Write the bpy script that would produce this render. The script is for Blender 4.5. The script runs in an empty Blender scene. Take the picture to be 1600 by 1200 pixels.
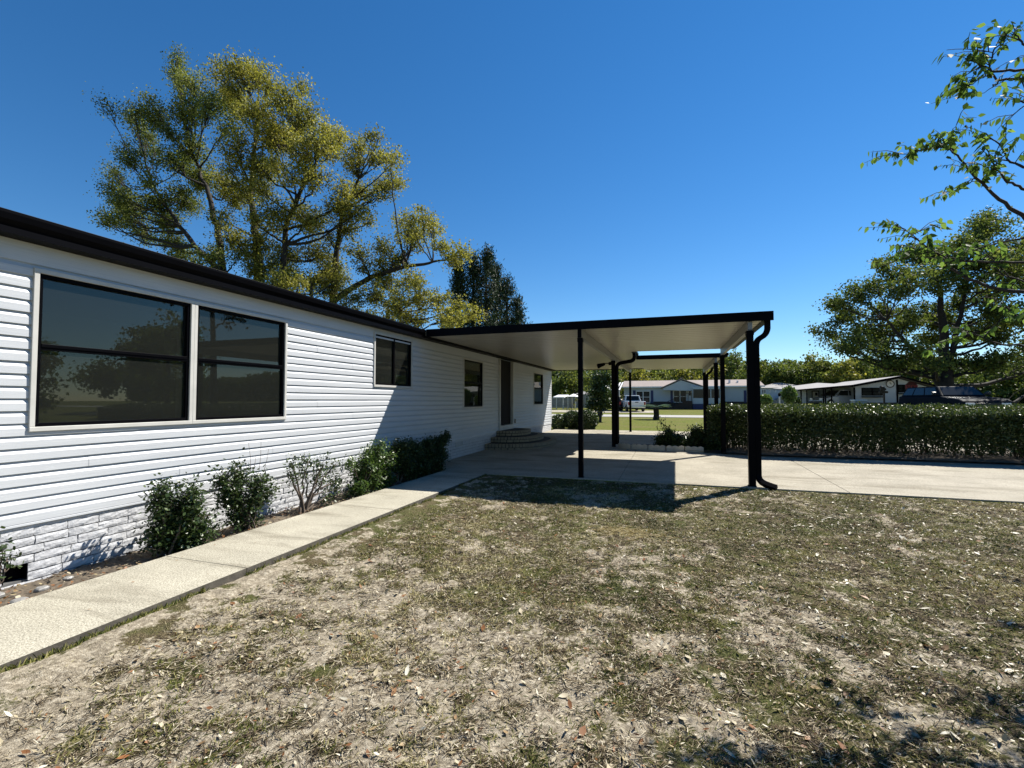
import bpy, math, random
import numpy as np
from mathutils import Vector
S = bpy.context.scene
COL = S.collection
# ------------------------------------------------------------------ camera, sky, sun, exposure
HC = 1.45; FPX = 740.0
YAW = math.atan(248 / FPX); PITCH = math.atan(26 / FPX)
cam = bpy.data.cameras.new('camera'); cam_o = bpy.data.objects.new('camera', cam); COL.objects.link(cam_o)
cam.sensor_fit = 'HORIZONTAL'; cam.sensor_width = 36.0; cam.lens = FPX / 1600 * 36
cam.clip_start = 0.05; cam.clip_end = 3000
cam_o.location = (0, 0, HC); cam_o.rotation_euler = (math.pi / 2 + PITCH, 0, YAW)
S.camera = cam_o
SUNV = Vector((0.55, 0.70, 1.0)).normalized()
SUN_EL = math.asin(SUNV.z); SUN_AZ = math.atan2(SUNV.x, SUNV.y)
W = bpy.data.worlds.new('World'); S.world = W; W.use_nodes = True
wn = W.node_tree; bg = wn.nodes['Background']
sky = wn.nodes.new('ShaderNodeTexSky'); sky.sky_type = 'NISHITA'; sky.sun_disc = False
sky.sun_elevation = SUN_EL; sky.sun_rotation = SUN_AZ
sky.air_density = 1.0; sky.dust_density = 0.0; sky.ozone_density = 5.5; sky.altitude = 0
hs = wn.nodes.new('ShaderNodeHueSaturation'); hs.inputs['Saturation'].default_value = 1.24
wn.links.new(sky.outputs[0], hs.inputs['Color']); wn.links.new(hs.outputs[0], bg.inputs[0]); bg.inputs[1].default_value = 0.062
sl = bpy.data.lights.new('sun', 'SUN'); sl.energy = 4.8; sl.angle = math.radians(0.5); sl.color = (1.0, 0.95, 0.86)
so = bpy.data.objects.new('sun', sl); COL.objects.link(so)
so.rotation_euler = SUNV.to_track_quat('Z', 'Y').to_euler(); so.location = (20, 25, 40)
S.view_settings.view_transform = 'Standard'; S.view_settings.look = 'None'
S.view_settings.exposure = 1.1; S.view_settings.gamma = 1.0
S.render.engine = 'CYCLES'
S.cycles.max_bounces = 8; S.cycles.diffuse_bounces = 2; S.cycles.transparent_max_bounces = 12

cy_, sy_ = math.cos(YAW), math.sin(YAW)
_f = np.array([-sy_ * math.cos(PITCH), cy_ * math.cos(PITCH), math.sin(PITCH)])
_r = np.array([cy_, sy_, 0.0]); _u = np.cross(_r, _f)
def at(px, py, Y):
    """world point seen at photo pixel (1600x1200) on the plane y = Y"""
    d = (px - 800) / FPX * _r - (py - 600) / FPX * _u + _f
    return np.array([0, 0, HC]) + d * (Y / d[1])
def depth(p): return float((np.asarray(p, float) - np.array([0, 0, HC])) @ _f)
def mpp(p): return depth(p) / FPX          # metres per photo pixel at p

# ------------------------------------------------------------------ helpers
RNG = np.random.default_rng(7)
def sstep(a, b, x):
    t = np.clip((np.asarray(x, float) - a) / (b - a), 0, 1); return t * t * (3 - 2 * t)
def gz(x, y):
    x = np.asarray(x, float); y = np.asarray(y, float)
    z = np.interp(y, [-50, 7, 9.55, 20, 40, 55, 66, 100, 400], [-.17, -.17, -.14, 0, .1, .22, .38, .6, .6])
    return z + .55 * sstep(7, 14, x) * sstep(17, 38, y)
def tag(o, label=None, cat=None, group=None, kind=None):
    if label: o['label'] = label
    if cat: o['category'] = cat
    if group: o['group'] = group
    if kind: o['kind'] = kind
    return o
def empty(name, loc, label=None, cat=None, group=None, rz=0):
    o = bpy.data.objects.new(name, None); COL.objects.link(o); o.empty_display_size = .2
    o.location = tuple(float(c) for c in loc); o.rotation_euler = (0, 0, rz)
    return tag(o, label, cat, group)
def link(name, me, parent=None, world=False):
    o = bpy.data.objects.new(name, me); COL.objects.link(o)
    if parent is not None:
        o.parent = parent
        if world:
            q = parent; off = Vector((0, 0, 0))
            while q is not None: off += q.location; q = q.parent
            o.location = -off
    return o
class MB:
    def __init__(s): s.v = []; s.f = []; s.mi = []; s.cur = 0
    def add(s, vs, fs):
        b = len(s.v); s.v += [tuple(float(c) for c in p) for p in vs]
        for f in fs: s.f.append(tuple(b + i for i in f)); s.mi.append(s.cur)
        return s
    def box(s, x0, x1, y0, y1, z0, z1):
        x0, x1 = min(x0, x1), max(x0, x1); y0, y1 = min(y0, y1), max(y0, y1); z0, z1 = min(z0, z1), max(z0, z1)
        return s.add([(x0, y0, z0), (x1, y0, z0), (x1, y1, z0), (x0, y1, z0), (x0, y0, z1), (x1, y0, z1), (x1, y1, z1), (x0, y1, z1)],
                     [(0, 3, 2, 1), (4, 5, 6, 7), (0, 1, 5, 4), (1, 2, 6, 5), (2, 3, 7, 6), (3, 0, 4, 7)])
    def prism(s, poly, a0, a1, axis='y'):
        """extrude 2-D polygon; axis y: poly=(x,z); axis x: poly=(y,z); axis z: poly=(x,y)"""
        n = len(poly)
        mk = {'y': lambda p, a: (p[0], a, p[1]), 'x': lambda p, a: (a, p[0], p[1]), 'z': lambda p, a: (p[0], p[1], a)}[axis]
        vs = [mk(p, a0) for p in poly] + [mk(p, a1) for p in poly]
        fs = [tuple(range(n - 1, -1, -1)), tuple(range(n, 2 * n))] + [(i, (i + 1) % n, n + (i + 1) % n, n + i) for i in range(n)]
        return s.add(vs, fs)
    def tube(s, pts, rad, n=8, cap=True, sx=1.0):
        pts = [Vector(p) for p in pts]
        if not hasattr(rad, '__len__'): rad = [rad] * len(pts)
        vs = []; up = None
        for i, p in enumerate(pts):
            t = (pts[min(i + 1, len(pts) - 1)] - pts[max(i - 1, 0)]).normalized()
            if up is None: up = Vector((0, 0, 1)) if abs(t.z) < .9 else Vector((1, 0, 0))
            a = t.cross(up).normalized(); b = a.cross(t).normalized(); up = b
            for k in range(n):
                th = 2 * math.pi * k / n + math.pi / n
                vs.append(p + a * math.cos(th) * rad[i] * sx + b * math.sin(th) * rad[i])
        fs = [(i * n + k, i * n + (k + 1) % n, (i + 1) * n + (k + 1) % n, (i + 1) * n + k) for i in range(len(pts) - 1) for k in range(n)]
        if cap: fs += [tuple(range(n - 1, -1, -1)), tuple(range((len(pts) - 1) * n, len(pts) * n))]
        return s.add(vs, fs)
    def build(s, name, mats, parent=None, smooth=False, bevel=0, world=False):
        me = bpy.data.meshes.new(name); me.from_pydata(s.v, [], s.f); me.update()
        if not isinstance(mats, (list, tuple)): mats = [mats]
        for m in mats: me.materials.append(m)
        if len(mats) > 1: me.polygons.foreach_set('material_index', s.mi)
        if smooth: me.polygons.foreach_set('use_smooth', [True] * len(me.polygons))
        o = link(name, me, parent, world)
        if bevel:
            b = o.modifiers.new('bevel', 'BEVEL'); b.width = bevel; b.segments = 2; b.limit_method = 'ANGLE'; b.angle_limit = math.radians(35)
        return o
def npmesh(name, V, Fq, mats, parent=None, tint=None, smooth=False, world=False, k=4):
    V = np.asarray(V, np.float32).reshape(-1, 3); Fq = np.asarray(Fq, np.int32).reshape(-1, k)
    me = bpy.data.meshes.new(name)
    me.vertices.add(len(V)); me.vertices.foreach_set('co', V.ravel())
    me.loops.add(Fq.size); me.loops.foreach_set('vertex_index', Fq.ravel())
    me.polygons.add(len(Fq)); me.polygons.foreach_set('loop_start', np.arange(0, Fq.size, k, dtype=np.int32))
    me.polygons.foreach_set('loop_total', np.full(len(Fq), k, np.int32))
    if smooth: me.polygons.foreach_set('use_smooth', np.ones(len(Fq), bool))
    me.update(calc_edges=True)
    if tint is not None:
        a = me.attributes.new('tint', 'FLOAT', 'POINT'); a.data.foreach_set('value', np.asarray(tint, np.float32).ravel())
    if not isinstance(mats, (list, tuple)): mats = [mats]
    for m in mats: me.materials.append(m)
    return link(name, me, parent, world)
# smooth value noise in 2-D (numpy), for masks and bumps
def vnoise(x, y, sc, seed):
    r = np.random.default_rng(seed).random((256, 256))
    x = np.asarray(x, float) / sc + 1000.3; y = np.asarray(y, float) / sc + 1000.7
    xi = np.floor(x).astype(int); yi = np.floor(y).astype(int); fx = x - xi; fy = y - yi
    fx = fx * fx * (3 - 2 * fx); fy = fy * fy * (3 - 2 * fy)
    g = lambda a, b: r[a % 256, b % 256]
    return (g(xi, yi) * (1 - fx) + g(xi + 1, yi) * fx) * (1 - fy) + (g(xi, yi + 1) * (1 - fx) + g(xi + 1, yi + 1) * fx) * fy
def fbm(x, y, sc, seed, o=4):
    t = 0; a = .5; n = 0
    for i in range(o): t = t + a * vnoise(x, y, sc / 2 ** i, seed + i); n += a; a *= .55
    return t / n

# ------------------------------------------------------------------ materials
class NT:
    def __init__(s, name):
        s.m = bpy.data.materials.new(name); s.m.use_nodes = True; s.t = s.m.node_tree; s.n = s.t.nodes; s.b = s.n['Principled BSDF']; s.out = s.n['Material Output']
    def node(s, typ, **kw):
        n = s.n.new(typ)
        for k, v in kw.items(): setattr(n, k, v)
        return n
    def l(s, a, b): s.t.links.new(a, b)
    def coord(s, scale=(1, 1, 1), src='Object'):
        tc = s.node('ShaderNodeTexCoord'); mp = s.node('ShaderNodeMapping'); mp.inputs['Scale'].default_value = scale
        s.l(tc.outputs[src], mp.inputs[0]); return mp.outputs[0]
    def noise(s, vec, scale, detail=4, rough=.55, dist=0):
        n = s.node('ShaderNodeTexNoise'); n.inputs['Scale'].default_value = scale; n.inputs['Detail'].default_value = detail
        n.inputs['Roughness'].default_value = rough; n.inputs['Distortion'].default_value = dist; s.l(vec, n.inputs['Vector']); return n.outputs['Fac']
    def ramp(s, fac, stops, interp='LINEAR'):
        r = s.node('ShaderNodeValToRGB'); r.color_ramp.interpolation = interp; e = r.color_ramp.elements
        while len(e) < len(stops): e.new(.5)
        for i, (p, c) in enumerate(stops): e[i].position = p; e[i].color = (*c, 1) if len(c) == 3 else c
        s.l(fac, r.inputs[0]); return r.outputs[0]
    def mix(s, fac, a, b, bt='MIX'):
        m = s.node('ShaderNodeMix', data_type='RGBA', blend_type=bt)
        for i, v in ((0, fac), (6, a), (7, b)):
            if isinstance(v, (int, float)): m.inputs[i].default_value = v
            elif isinstance(v, tuple): m.inputs[i].default_value = (*v, 1)
            else: s.l(v, m.inputs[i])
        return m.outputs[2]
    def bump(s, h, strength=.3, dist=.01):
        b = s.node('ShaderNodeBump'); b.inputs['Strength'].default_value = strength; b.inputs['Distance'].default_value = dist
        s.l(h, b.inputs['Height']); s.l(b.outputs[0], s.b.inputs['Normal'])
    def set(s, col=None, rough=None, metal=None, ior=None, spec=None):
        if col is not None:
            if isinstance(col, tuple): s.b.inputs['Base Color'].default_value = (*col, 1)
            else: s.l(col, s.b.inputs['Base Color'])
        if rough is not None:
            if isinstance(rough, (int, float)): s.b.inputs['Roughness'].default_value = rough
            else: s.l(rough, s.b.inputs['Roughness'])
        if metal is not None: s.b.inputs['Metallic'].default_value = metal
        if ior is not None: s.b.inputs['IOR'].default_value = ior
        if spec is not None: s.b.inputs['Specular IOR Level'].default_value = spec
        return s.m
def plain(name, col, rough=.5, var=.12, scale=3.0, metal=0, bump=0, bscale=60, spec=.5):
    t = NT(name); c = t.coord(); n = t.noise(c, scale, 5)
    lo = tuple(v * (1 - var) for v in col); hi = tuple(min(1, v * (1 + var)) for v in col)
    t.set(t.ramp(n, [(.3, lo), (.7, hi)]), rough, metal, spec=spec)
    if bump: t.bump(t.noise(c, bscale, 3), bump, .01)
    return t.m
def leafmat(name, stops, trans=.35, rough=.5, spec=.3):
    t = NT(name); a = t.node('ShaderNodeAttribute', attribute_name='tint'); col = t.ramp(a.outputs['Fac'], stops)
    t.set(col, rough, spec=spec)
    tr = t.node('ShaderNodeBsdfTranslucent'); t.l(t.mix(.5, col, (.95, 1.0, .3), 'MULTIPLY'), tr.inputs[0])
    mx = t.node('ShaderNodeMixShader'); mx.inputs[0].default_value = trans
    t.l(t.b.outputs[0], mx.inputs[1]); t.l(tr.outputs[0], mx.inputs[2]); t.l(mx.outputs[0], t.out.inputs[0]); return t.m
M = {}
# ground soil/sand/thatch
t = NT('soil_and_thatch'); c = t.coord(); a = t.node('ShaderNodeAttribute', attribute_name='tint').outputs['Fac']
n1 = t.noise(c, 28, 8, .7); n2 = t.noise(c, 3.0, 5, .6); n3 = t.noise(c, 140, 4, .7)
sand = t.ramp(n1, [(.3, (.13, .108, .078)), (.5, (.31, .265, .195)), (.66, (.55, .49, .38))])
thatch = t.ramp(n3, [(.36, (.022, .017, .010)), (.5, (.080, .062, .034)), (.58, (.16, .128, .072)), (.68, (.33, .28, .18))])
green = t.ramp(n3, [(.34, (.022, .026, .008)), (.5, (.065, .073, .022)), (.60, (.12, .125, .045)), (.70, (.24, .23, .11))])
base = t.mix(t.ramp(n2, [(.42, (0, 0, 0)), (.62, (1, 1, 1))]), thatch, green)
mth = t.node('ShaderNodeMath', operation='ADD'); t.l(a, mth.inputs[0])
m2 = t.node('ShaderNodeMath', operation='MULTIPLY_ADD'); t.l(n1, m2.inputs[0]); m2.inputs[1].default_value = .9; m2.inputs[2].default_value = -.45; t.l(m2.outputs[0], mth.inputs[1])
fl = t.noise(t.coord((1, 1, 1)), 75, 3, .8); sand = t.mix(t.ramp(fl, [(.56, (0, 0, 0)), (.66, (.8, .8, .8))]), sand, (.07, .055, .038))
t.set(t.mix(t.ramp(mth.outputs[0], [(.46, (0, 0, 0)), (.62, (1, 1, 1))]), base, sand), .95, spec=.1)
ha = t.node('ShaderNodeMath', operation='ADD'); t.l(n3, ha.inputs[0]); t.l(n1, ha.inputs[1]); t.bump(ha.outputs[0], .8, .02)
M['ground'] = t.m
# far lawn
t = NT('lawn'); c = t.coord((1, 1, 1)); n1 = t.noise(c, .35, 5, .6); n2 = t.noise(c, 9, 6, .7)
g1 = t.ramp(n2, [(.3, (.045, .058, .006)), (.52, (.095, .112, .014)), (.72, (.17, .175, .03))])
g2 = t.ramp(n2, [(.3, (.07, .068, .014)), (.7, (.16, .15, .045))])
t.set(t.mix(t.ramp(n1, [(.42, (0, 0, 0)), (.62, (1, 1, 1))]), g1, g2), .95, spec=.1); t.bump(n2, .8, .05); M['lawn'] = t.m
# concretes
def concrete(name, lo, hi, stain):
    t = NT(name); c = t.coord(); n = t.noise(c, 1.1, 6, .62); g = t.noise(c, 95, 3, .8); s_ = t.noise(t.coord((.35, 1.6, 1)), 1.6, 7, .62, .6)
    pg = t.noise(c, 60, 4, .7)
    col = t.ramp(n, [(.3, lo), (.65, hi)]); col = t.mix(t.ramp(s_, [(.50, (0, 0, 0)), (.66, (.75, .75, .75))]), col, stain)
    col = t.mix(.8, col, t.ramp(g, [(.36, (.30, .28, .24)), (.50, (.85, .84, .82)), (.62, (1.3, 1.28, 1.22))]), 'MULTIPLY')
    col = t.mix(.6, col, t.ramp(pg, [(.36, (.45, .43, .39)), (.52, (1, 1, 1))]), 'MULTIPLY')
    t.set(col, .92, spec=.2); t.bump(g, .4, .006); return t.m
M['walk'] = concrete('walk_concrete', (.34, .322, .265), (.465, .44, .365), (.22, .20, .155))
M['drive'] = concrete('drive_concrete', (.31, .288, .235), (.42, .39, .325), (.24, .215, .165))
M['road'] = plain('pale_road', (.30, .29, .27), .9, .12, 2)
M['joint'] = plain('joint_dirt', (.05, .043, .034), .95, .3, 10)
M['mulch'] = plain('mulch', (.095, .075, .052), .95, .55, 22, bump=.9, bscale=50)
# vinyl siding: fine grain stretched along the board
t = NT('vinyl_siding'); c = t.coord((3, 1.2, 140)); n = t.noise(c, 1.5, 5, .7); c2 = t.coord(); n2 = t.noise(c2, .8, 4)
col = t.ramp(n, [(.3, (.42, .435, .455)), (.5, (.48, .495, .515)), (.68, (.54, .555, .57))])
t.set(t.mix(.3, col, t.ramp(n2, [(.35, (.82, .83, .85)), (.65, (1, 1, 1))]), 'MULTIPLY'), .42, spec=.35); t.bump(n, .15, .002); M['siding'] = t.m
M['far_siding'] = plain('far_siding', (.40, .45, .50), .5, .06, 1)
M['white_brick'] = plain('painted_brick', (.44, .445, .46), .75, .12, 12, bump=.5, bscale=45)
M['mortar'] = plain('painted_mortar', (.09, .09, .09), .9, .2, 20)
M['cream_brick'] = plain('cream_brick', (.22, .185, .125), .8, .2, 9, bump=.4, bscale=60)
M['dark_mortar'] = plain('dark_mortar', (.03, .026, .022), .95, .2, 20)
M['black'] = plain('black_enamel', (.0025, .0025, .0035), .4, .15, 4, spec=.03)
M['black_matte'] = plain('black_aluminium', (.003, .003, .0045), .4, .15, 4, spec=.03)
M['trim'] = plain('off_white_trim', (.46, .45, .42), .5, .08, 5)
M['jamb'] = plain('inner_jamb', (.62, .62, .60), .6, .06, 5)
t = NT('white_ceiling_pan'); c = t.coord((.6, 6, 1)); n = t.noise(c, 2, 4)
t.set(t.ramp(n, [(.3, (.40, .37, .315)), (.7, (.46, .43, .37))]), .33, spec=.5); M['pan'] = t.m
M['beam'] = plain('grey_beam', (.20, .195, .185), .4, .06, 3)
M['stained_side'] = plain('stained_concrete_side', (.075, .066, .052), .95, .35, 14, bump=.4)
M['shingle'] = plain('roof_shingle', (.10, .095, .09), .9, .3, 15, bump=.4)
M['dark_room'] = plain('dark_interior', (.19, .20, .185), .9, .1, 2)
M['grey_door'] = plain('grey_door', (.016, .015, .015), .8, .05, 3, spec=.1)
M['bark'] = plain('bark', (.085, .066, .05), .95, .35, 9, bump=.9, bscale=25)
M['bark_dark'] = plain('bark_dark', (.026, .021, .018), .95, .35, 9, bump=.9, bscale=25)
M['twig'] = plain('twig_bark', (.10, .075, .055), .9, .3, 14)
M['steel'] = plain('galvanised', (.45, .46, .47), .4, .1, 6, metal=.6)
M['white_metal'] = plain('white_metal', (.75, .75, .74), .5, .06, 3)
M['edging'] = plain('edging_concrete', (.42, .39, .33), .9, .18, 7, bump=.4)
M['tan_roof'] = plain('tan_roof', (.235, .195, .175), .9, .12, 2)
M['grey_roof'] = plain('grey_roof', (.24, .23, .225), .9, .15, 2)
M['navy'] = plain('navy_shutter', (.012, .022, .10), .5, .1, 3)
M['stain_wood'] = plain('dark_wood', (.05, .03, .022), .8, .25, 8)
M['tyre'] = plain('tyre', (.018, .018, .018), .85, .1, 9)
M['chrome'] = plain('chrome', (.6, .6, .6), .2, .03, 3, metal=1)
M['lamp'] = plain('headlamp', (.75, .76, .78), .12, .03, 3, spec=.8)
M['red_lamp'] = plain('tail_lamp', (.28, .01, .01), .2, .05, 3)
t = NT('window_glass'); t.set((.02, .024, .026), 0.0)
gl = t.node('ShaderNodeBsdfGlossy'); gl.inputs['Roughness'].default_value = 0.012; gl.inputs[0].default_value = (.80, .84, .78, 1)
tr = t.node('ShaderNodeBsdfTransparent'); tr.inputs[0].default_value = (.34, .38, .38, 1)
fr = t.node('ShaderNodeFresnel'); fr.inputs[0].default_value = 1.6; mx = t.node('ShaderNodeMixShader')
t.l(fr.outputs[0], mx.inputs[0]); t.l(tr.outputs[0], mx.inputs[1]); t.l(gl.outputs[0], mx.inputs[2]); t.set((.22, .24, .21), .9, spec=0); m3 = t.node('ShaderNodeMixShader'); m3.inputs[0].default_value = .05; t.l(mx.outputs[0], m3.inputs[1]); t.l(t.b.outputs[0], m3.inputs[2]); t.l(m3.outputs[0], t.out.inputs[0]); M['glass'] = t.m
M['far_glass'] = plain('far_glass', (.012, .015, .018), .12, .1, 2, spec=.25)
def paint(name, col, rough=.25):
    t = NT(name); c = t.coord(); t.set(t.ramp(t.noise(c, 4, 4), [(.3, tuple(v * .9 for v in col)), (.7, col)]), rough, spec=.02 if col[0] < .1 else .5)
    t.b.inputs['Coat Weight'].default_value = 0.0 if col[0] < .1 else .4; t.b.inputs['Coat Roughness'].default_value = .08; return t.m
M['p_white'] = paint('white_paint', (.72, .73, .74)); M['p_dark'] = paint('dark_blue_paint', (.010, .014, .022), .55); M['p_silver'] = paint('silver_paint', (.42, .46, .52), .3)
M['p_grille'] = plain('grille', (.02, .02, .022), .4)
M['sign_red'] = plain('sign_red', (.09, .006, .008), .45, .05); M['sign_letter'] = plain('sign_letters', (.50, .05, .07), .5, .03)
M['sign_dark'] = plain('sign_dark', (.015, .012, .012), .6)
M['straw'] = leafmat('straw', [(0, (.16, .12, .06)), (.5, (.36, .29, .16)), (1, (.55, .48, .30))], .15, .8, .1)
M['grass'] = leafmat('grass_blades', [(0, (.03, .042, .008)), (.35, (.085, .10, .018)), (.55, (.18, .17, .05)), (.75, (.26, .22, .10)), (1, (.50, .44, .27))], .2, .7, .15)
M['thatch'] = leafmat('dry_thatch', [(0, (.014, .010, .006)), (.4, (.05, .036, .022)), (.6, (.15, .115, .07)), (.8, (.33, .28, .19)), (1, (.58, .52, .40))], .1, .85, .1)
M['litter'] = leafmat('dead_leaves', [(0, (.05, .03, .015)), (.3, (.24, .10, .035)), (.5, (.30, .24, .13)), (.8, (.46, .41, .30)), (1, (.60, .56, .45))], .1, .55, .35)
M['shrub'] = leafmat('shrub_leaves', [(0, (.018, .032, .010)), (.5, (.038, .066, .018)), (1, (.085, .12, .035))], .22, .38, .5)
M['shrub_light'] = leafmat('light_shrub_leaves', [(0, (.032, .058, .014)), (.5, (.070, .125, .028)), (1, (.14, .20, .05))], .35, .4, .5)
M['hedge'] = leafmat('hedge_leaves', [(0, (.022, .034, .010)), (.5, (.048, .070, .018)), (1, (.11, .14, .04))], .25, .45, .4)
M['oak_green'] = leafmat('oak_leaves_green', [(0, (.06, .078, .020)), (.5, (.15, .178, .042)), (1, (.31, .32, .08))], .42, .6, .2)
M['oak_yellow'] = leafmat('oak_leaves_yellow', [(0, (.085, .092, .022)), (.5, (.22, .218, .045)), (1, (.42, .38, .08))], .42, .6, .2)
M['oak_dark'] = leafmat('oak_leaves_dark', [(0, (.045, .068, .018)), (.5, (.11, .145, .035)), (1, (.24, .27, .065))], .38, .6, .2)
M['conifer'] = leafmat('conifer_needles', [(0, (.010, .022, .012)), (.5, (.022, .042, .018)), (1, (.05, .075, .03))], .15, .6, .2)
M['near_leaf'] = leafmat('near_tree_leaves', [(0, (.05, .09, .022)), (.5, (.10, .17, .04)), (1, (.20, .30, .08))], .5, .62, .15)

# ------------------------------------------------------------------ leaf clouds and branches
def unit(n, rng): 
    v = rng.normal(size=(n, 3)); return v / np.linalg.norm(v, axis=1, keepdims=True)
def leaf_quads(Cn, size, rng, w=.45, droop=0.0, updir=0.0):
    n = len(Cn); a = unit(n, rng); a[:, 2] -= droop; a /= np.linalg.norm(a, axis=1, keepdims=True)
    b = np.cross(a, unit(n, rng) * (1 - updir) + np.array([0, 0, 1.0]) * updir * 0 ); b /= np.linalg.norm(b, axis=1, keepdims=True) + 1e-9
    if updir > 0:                                        # leaves lie flatter: b mostly horizontal
        hb = np.cross(a, np.array([0, 0, 1.0])); hb /= np.linalg.norm(hb, axis=1, keepdims=True) + 1e-9
        b = b * (1 - updir) + hb * updir; b /= np.linalg.norm(b, axis=1, keepdims=True) + 1e-9
    s = (size * rng.uniform(.6, 1.3, n))[:, None]
    V = np.stack([Cn, Cn + a * s * .45 + b * s * w, Cn + a * s, Cn + a * s * .45 - b * s * w], 1)
    return V.reshape(-1, 3), np.arange(4 * n).reshape(-1, 4)
class Branches:
    def __init__(s): s.V = []; s.F = []; s.n = 0
    def tube(s, P, R, k=5):
        P = np.asarray(P, float); R = np.asarray(R, float); m = len(P)
        T = np.gradient(P, axis=0); T /= np.linalg.norm(T, axis=1, keepdims=True) + 1e-9
        ref = np.array([0.31, .87, .12]) if abs(T[0, 2]) > .7 else np.array([0, .1, 1.0])
        A = np.cross(T, ref); A /= np.linalg.norm(A, axis=1, keepdims=True) + 1e-9; B = np.cross(A, T)
        th = np.arange(k) * 2 * np.pi / k
        V = P[:, None] + R[:, None, None] * (A[:, None] * np.cos(th)[None, :, None] + B[:, None] * np.sin(th)[None, :, None])
        i = np.arange(m - 1)[:, None] * k; j = np.arange(k)[None]; j2 = (j + 1) % k
        F = np.stack([i + j, i + j2, i + k + j2, i + k + j], -1).reshape(-1, 4)
        s.V.append(V.reshape(-1, 3)); s.F.append(F + s.n); s.n += m * k
    def build(s, name, mat, parent): return npmesh(name, np.concatenate(s.V), np.concatenate(s.F), mat, parent, smooth=True, world=True)
def bez(a, b, c, n):
    t = np.linspace(0, 1, n)[:, None]; return (1 - t) ** 2 * a + 2 * t * (1 - t) * b + t * t * c
def jitter(P, amp, rng):
    Q = P.copy(); 
    if len(P) > 2: Q[1:-1] += rng.normal(size=(len(P) - 2, 3)) * amp
    return Q
def make_tree(name, label, cat, group, base, trunk, lobes, leafmat_, bark=None, sub=14, per=70, lsize=.11, spread=.30, seed=1, limb_r=.09, tint=(.5, .2), flat=.7, w=.4, droop=.1, twigs=2, sat=0):
    """trunk: list of polylines [(pts, r0, r1)]; lobes: (x,y,z,r[,tint]) in world metres"""
    rng = np.random.default_rng(seed); base = np.asarray(base, float); root = empty(name, base, label, cat, group)
    br = Branches(); TP = []; TR = []
    for pts, r0, r1 in trunk:
        P = np.asarray(pts, float); 
        tt = np.linspace(0, 1, 4 * len(P)); ti = np.linspace(0, 1, len(P)); Q = np.stack([np.interp(tt, ti, P[:, k]) for k in range(3)], 1)
        Q = jitter(Q, r0 * .12, rng); R = np.linspace(r0, r1, len(Q)); R[0] *= 1.35
        br.tube(Q, R, 9); TP.append(Q); TR.append(R)
    TPa = np.concatenate(TP); TRa = np.concatenate(TR); C_ = []; TI = []
    if sat:
        ext = []
        for lb in lobes:
            ext.append((*lb[:3], lb[3] * .82, *lb[4:]))
            for _ in range(sat):
                u = unit(1, rng)[0]; q = np.array(lb[:3]) + u * lb[3] * rng.uniform(.85, 1.35); ext.append((*q, lb[3] * rng.uniform(.35, .6), (lb[4] if len(lb) > 4 else tint[0]) + rng.normal() * .12))
        lobes = ext
    for lb in lobes:
        c = np.array(lb[:3]); r = lb[3]; lt = lb[4] if len(lb) > 4 else tint[0]
        # start of the limb: trunk point below and near
        d = np.linalg.norm((TPa - c) * np.array([1, 1, .8]), axis=1) + np.where(TPa[:, 2] > c[2] - .25 * np.linalg.norm((TPa - c)[:, :2], axis=1), 4.0, 0)
        k = int(np.argmin(d)); s0 = TPa[k]; L = np.linalg.norm(c - s0)
        mid = s0 * .45 + c * .55 + np.array([0, 0, -.10 * L]) + rng.normal(size=3) * .06 * L
        P = jitter(bez(s0, mid, c, 9), .035 * L ** .5 * .6, rng); r0 = min(TRa[k] * .6, limb_r * (.5 + L / 8)); R = np.linspace(r0, .012 + r * .004, 9); br.tube(P, R, 6)
        ns = max(4, int(sub * (r / 1.0) ** 1.6))
        for i in range(ns):
            u = unit(1, rng)[0]; u[2] = u[2] * .85 + .12; e = c + u * r * rng.uniform(.45, 1.05)
            q = P[int(rng.integers(4, 9))]; l2 = np.linalg.norm(e - q); mm = (q + e) / 2 + np.array([0, 0, .08 * l2]) + rng.normal(size=3) * .07 * l2
            Pb = jitter(bez(q, mm, e, 6), .02 * l2, rng); br.tube(Pb, np.linspace(.014 + .010 * r, .007, 6), 4)
            ends = [Pb[-1], Pb[-2], Pb[-3]]
            for _ in range(twigs):
                q2 = Pb[int(rng.integers(2, 5))]; e2 = q2 + unit(1, rng)[0] * rng.uniform(.3, .7) * (.4 + .4 * r); e2[2] += .05
                br.tube(np.stack([q2, (q2 + e2) / 2 + rng.normal(size=3) * .04, e2]), np.array([.008, .006, .004]) * (1 + .4 * r), 3); ends.append(e2)
            tb = lt + rng.normal() * tint[1] * .6
            sp2 = spread * rng.uniform(.45, 1.25)
            for e3 in ends:
                m = int(per / len(ends) * rng.uniform(.5, 1.5)) + 1
                cc = e3 + rng.normal(size=(m, 3)) * sp2 * np.array([1, 1, flat]); C_.append(cc); TI.append(np.clip(tb + rng.normal(size=m) * tint[1], 0, 1))
    Cn = np.concatenate(C_); Ti = np.concatenate(TI); V, F = leaf_quads(Cn, lsize, rng, w, droop)
    br.build('trunk', bark or M['bark'], root)
    npmesh('crown', V, F, leafmat_, root, tint=np.repeat(Ti, 4), world=True)
    return root
def plobes(lst, Y, rng, dy=1.5, rs=1.0):
    """photo-pixel lobes (px,py,rpx) -> world lobes around the plane y=Y"""
    out = []
    for l in lst:
        yy = Y + rng.uniform(-dy, dy); p = at(l[0], l[1], yy); o = [*p, l[2] * mpp(p) * rs]
        if len(l) > 3: o.append(l[3])
        out.append(tuple(o))
    return out

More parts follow.
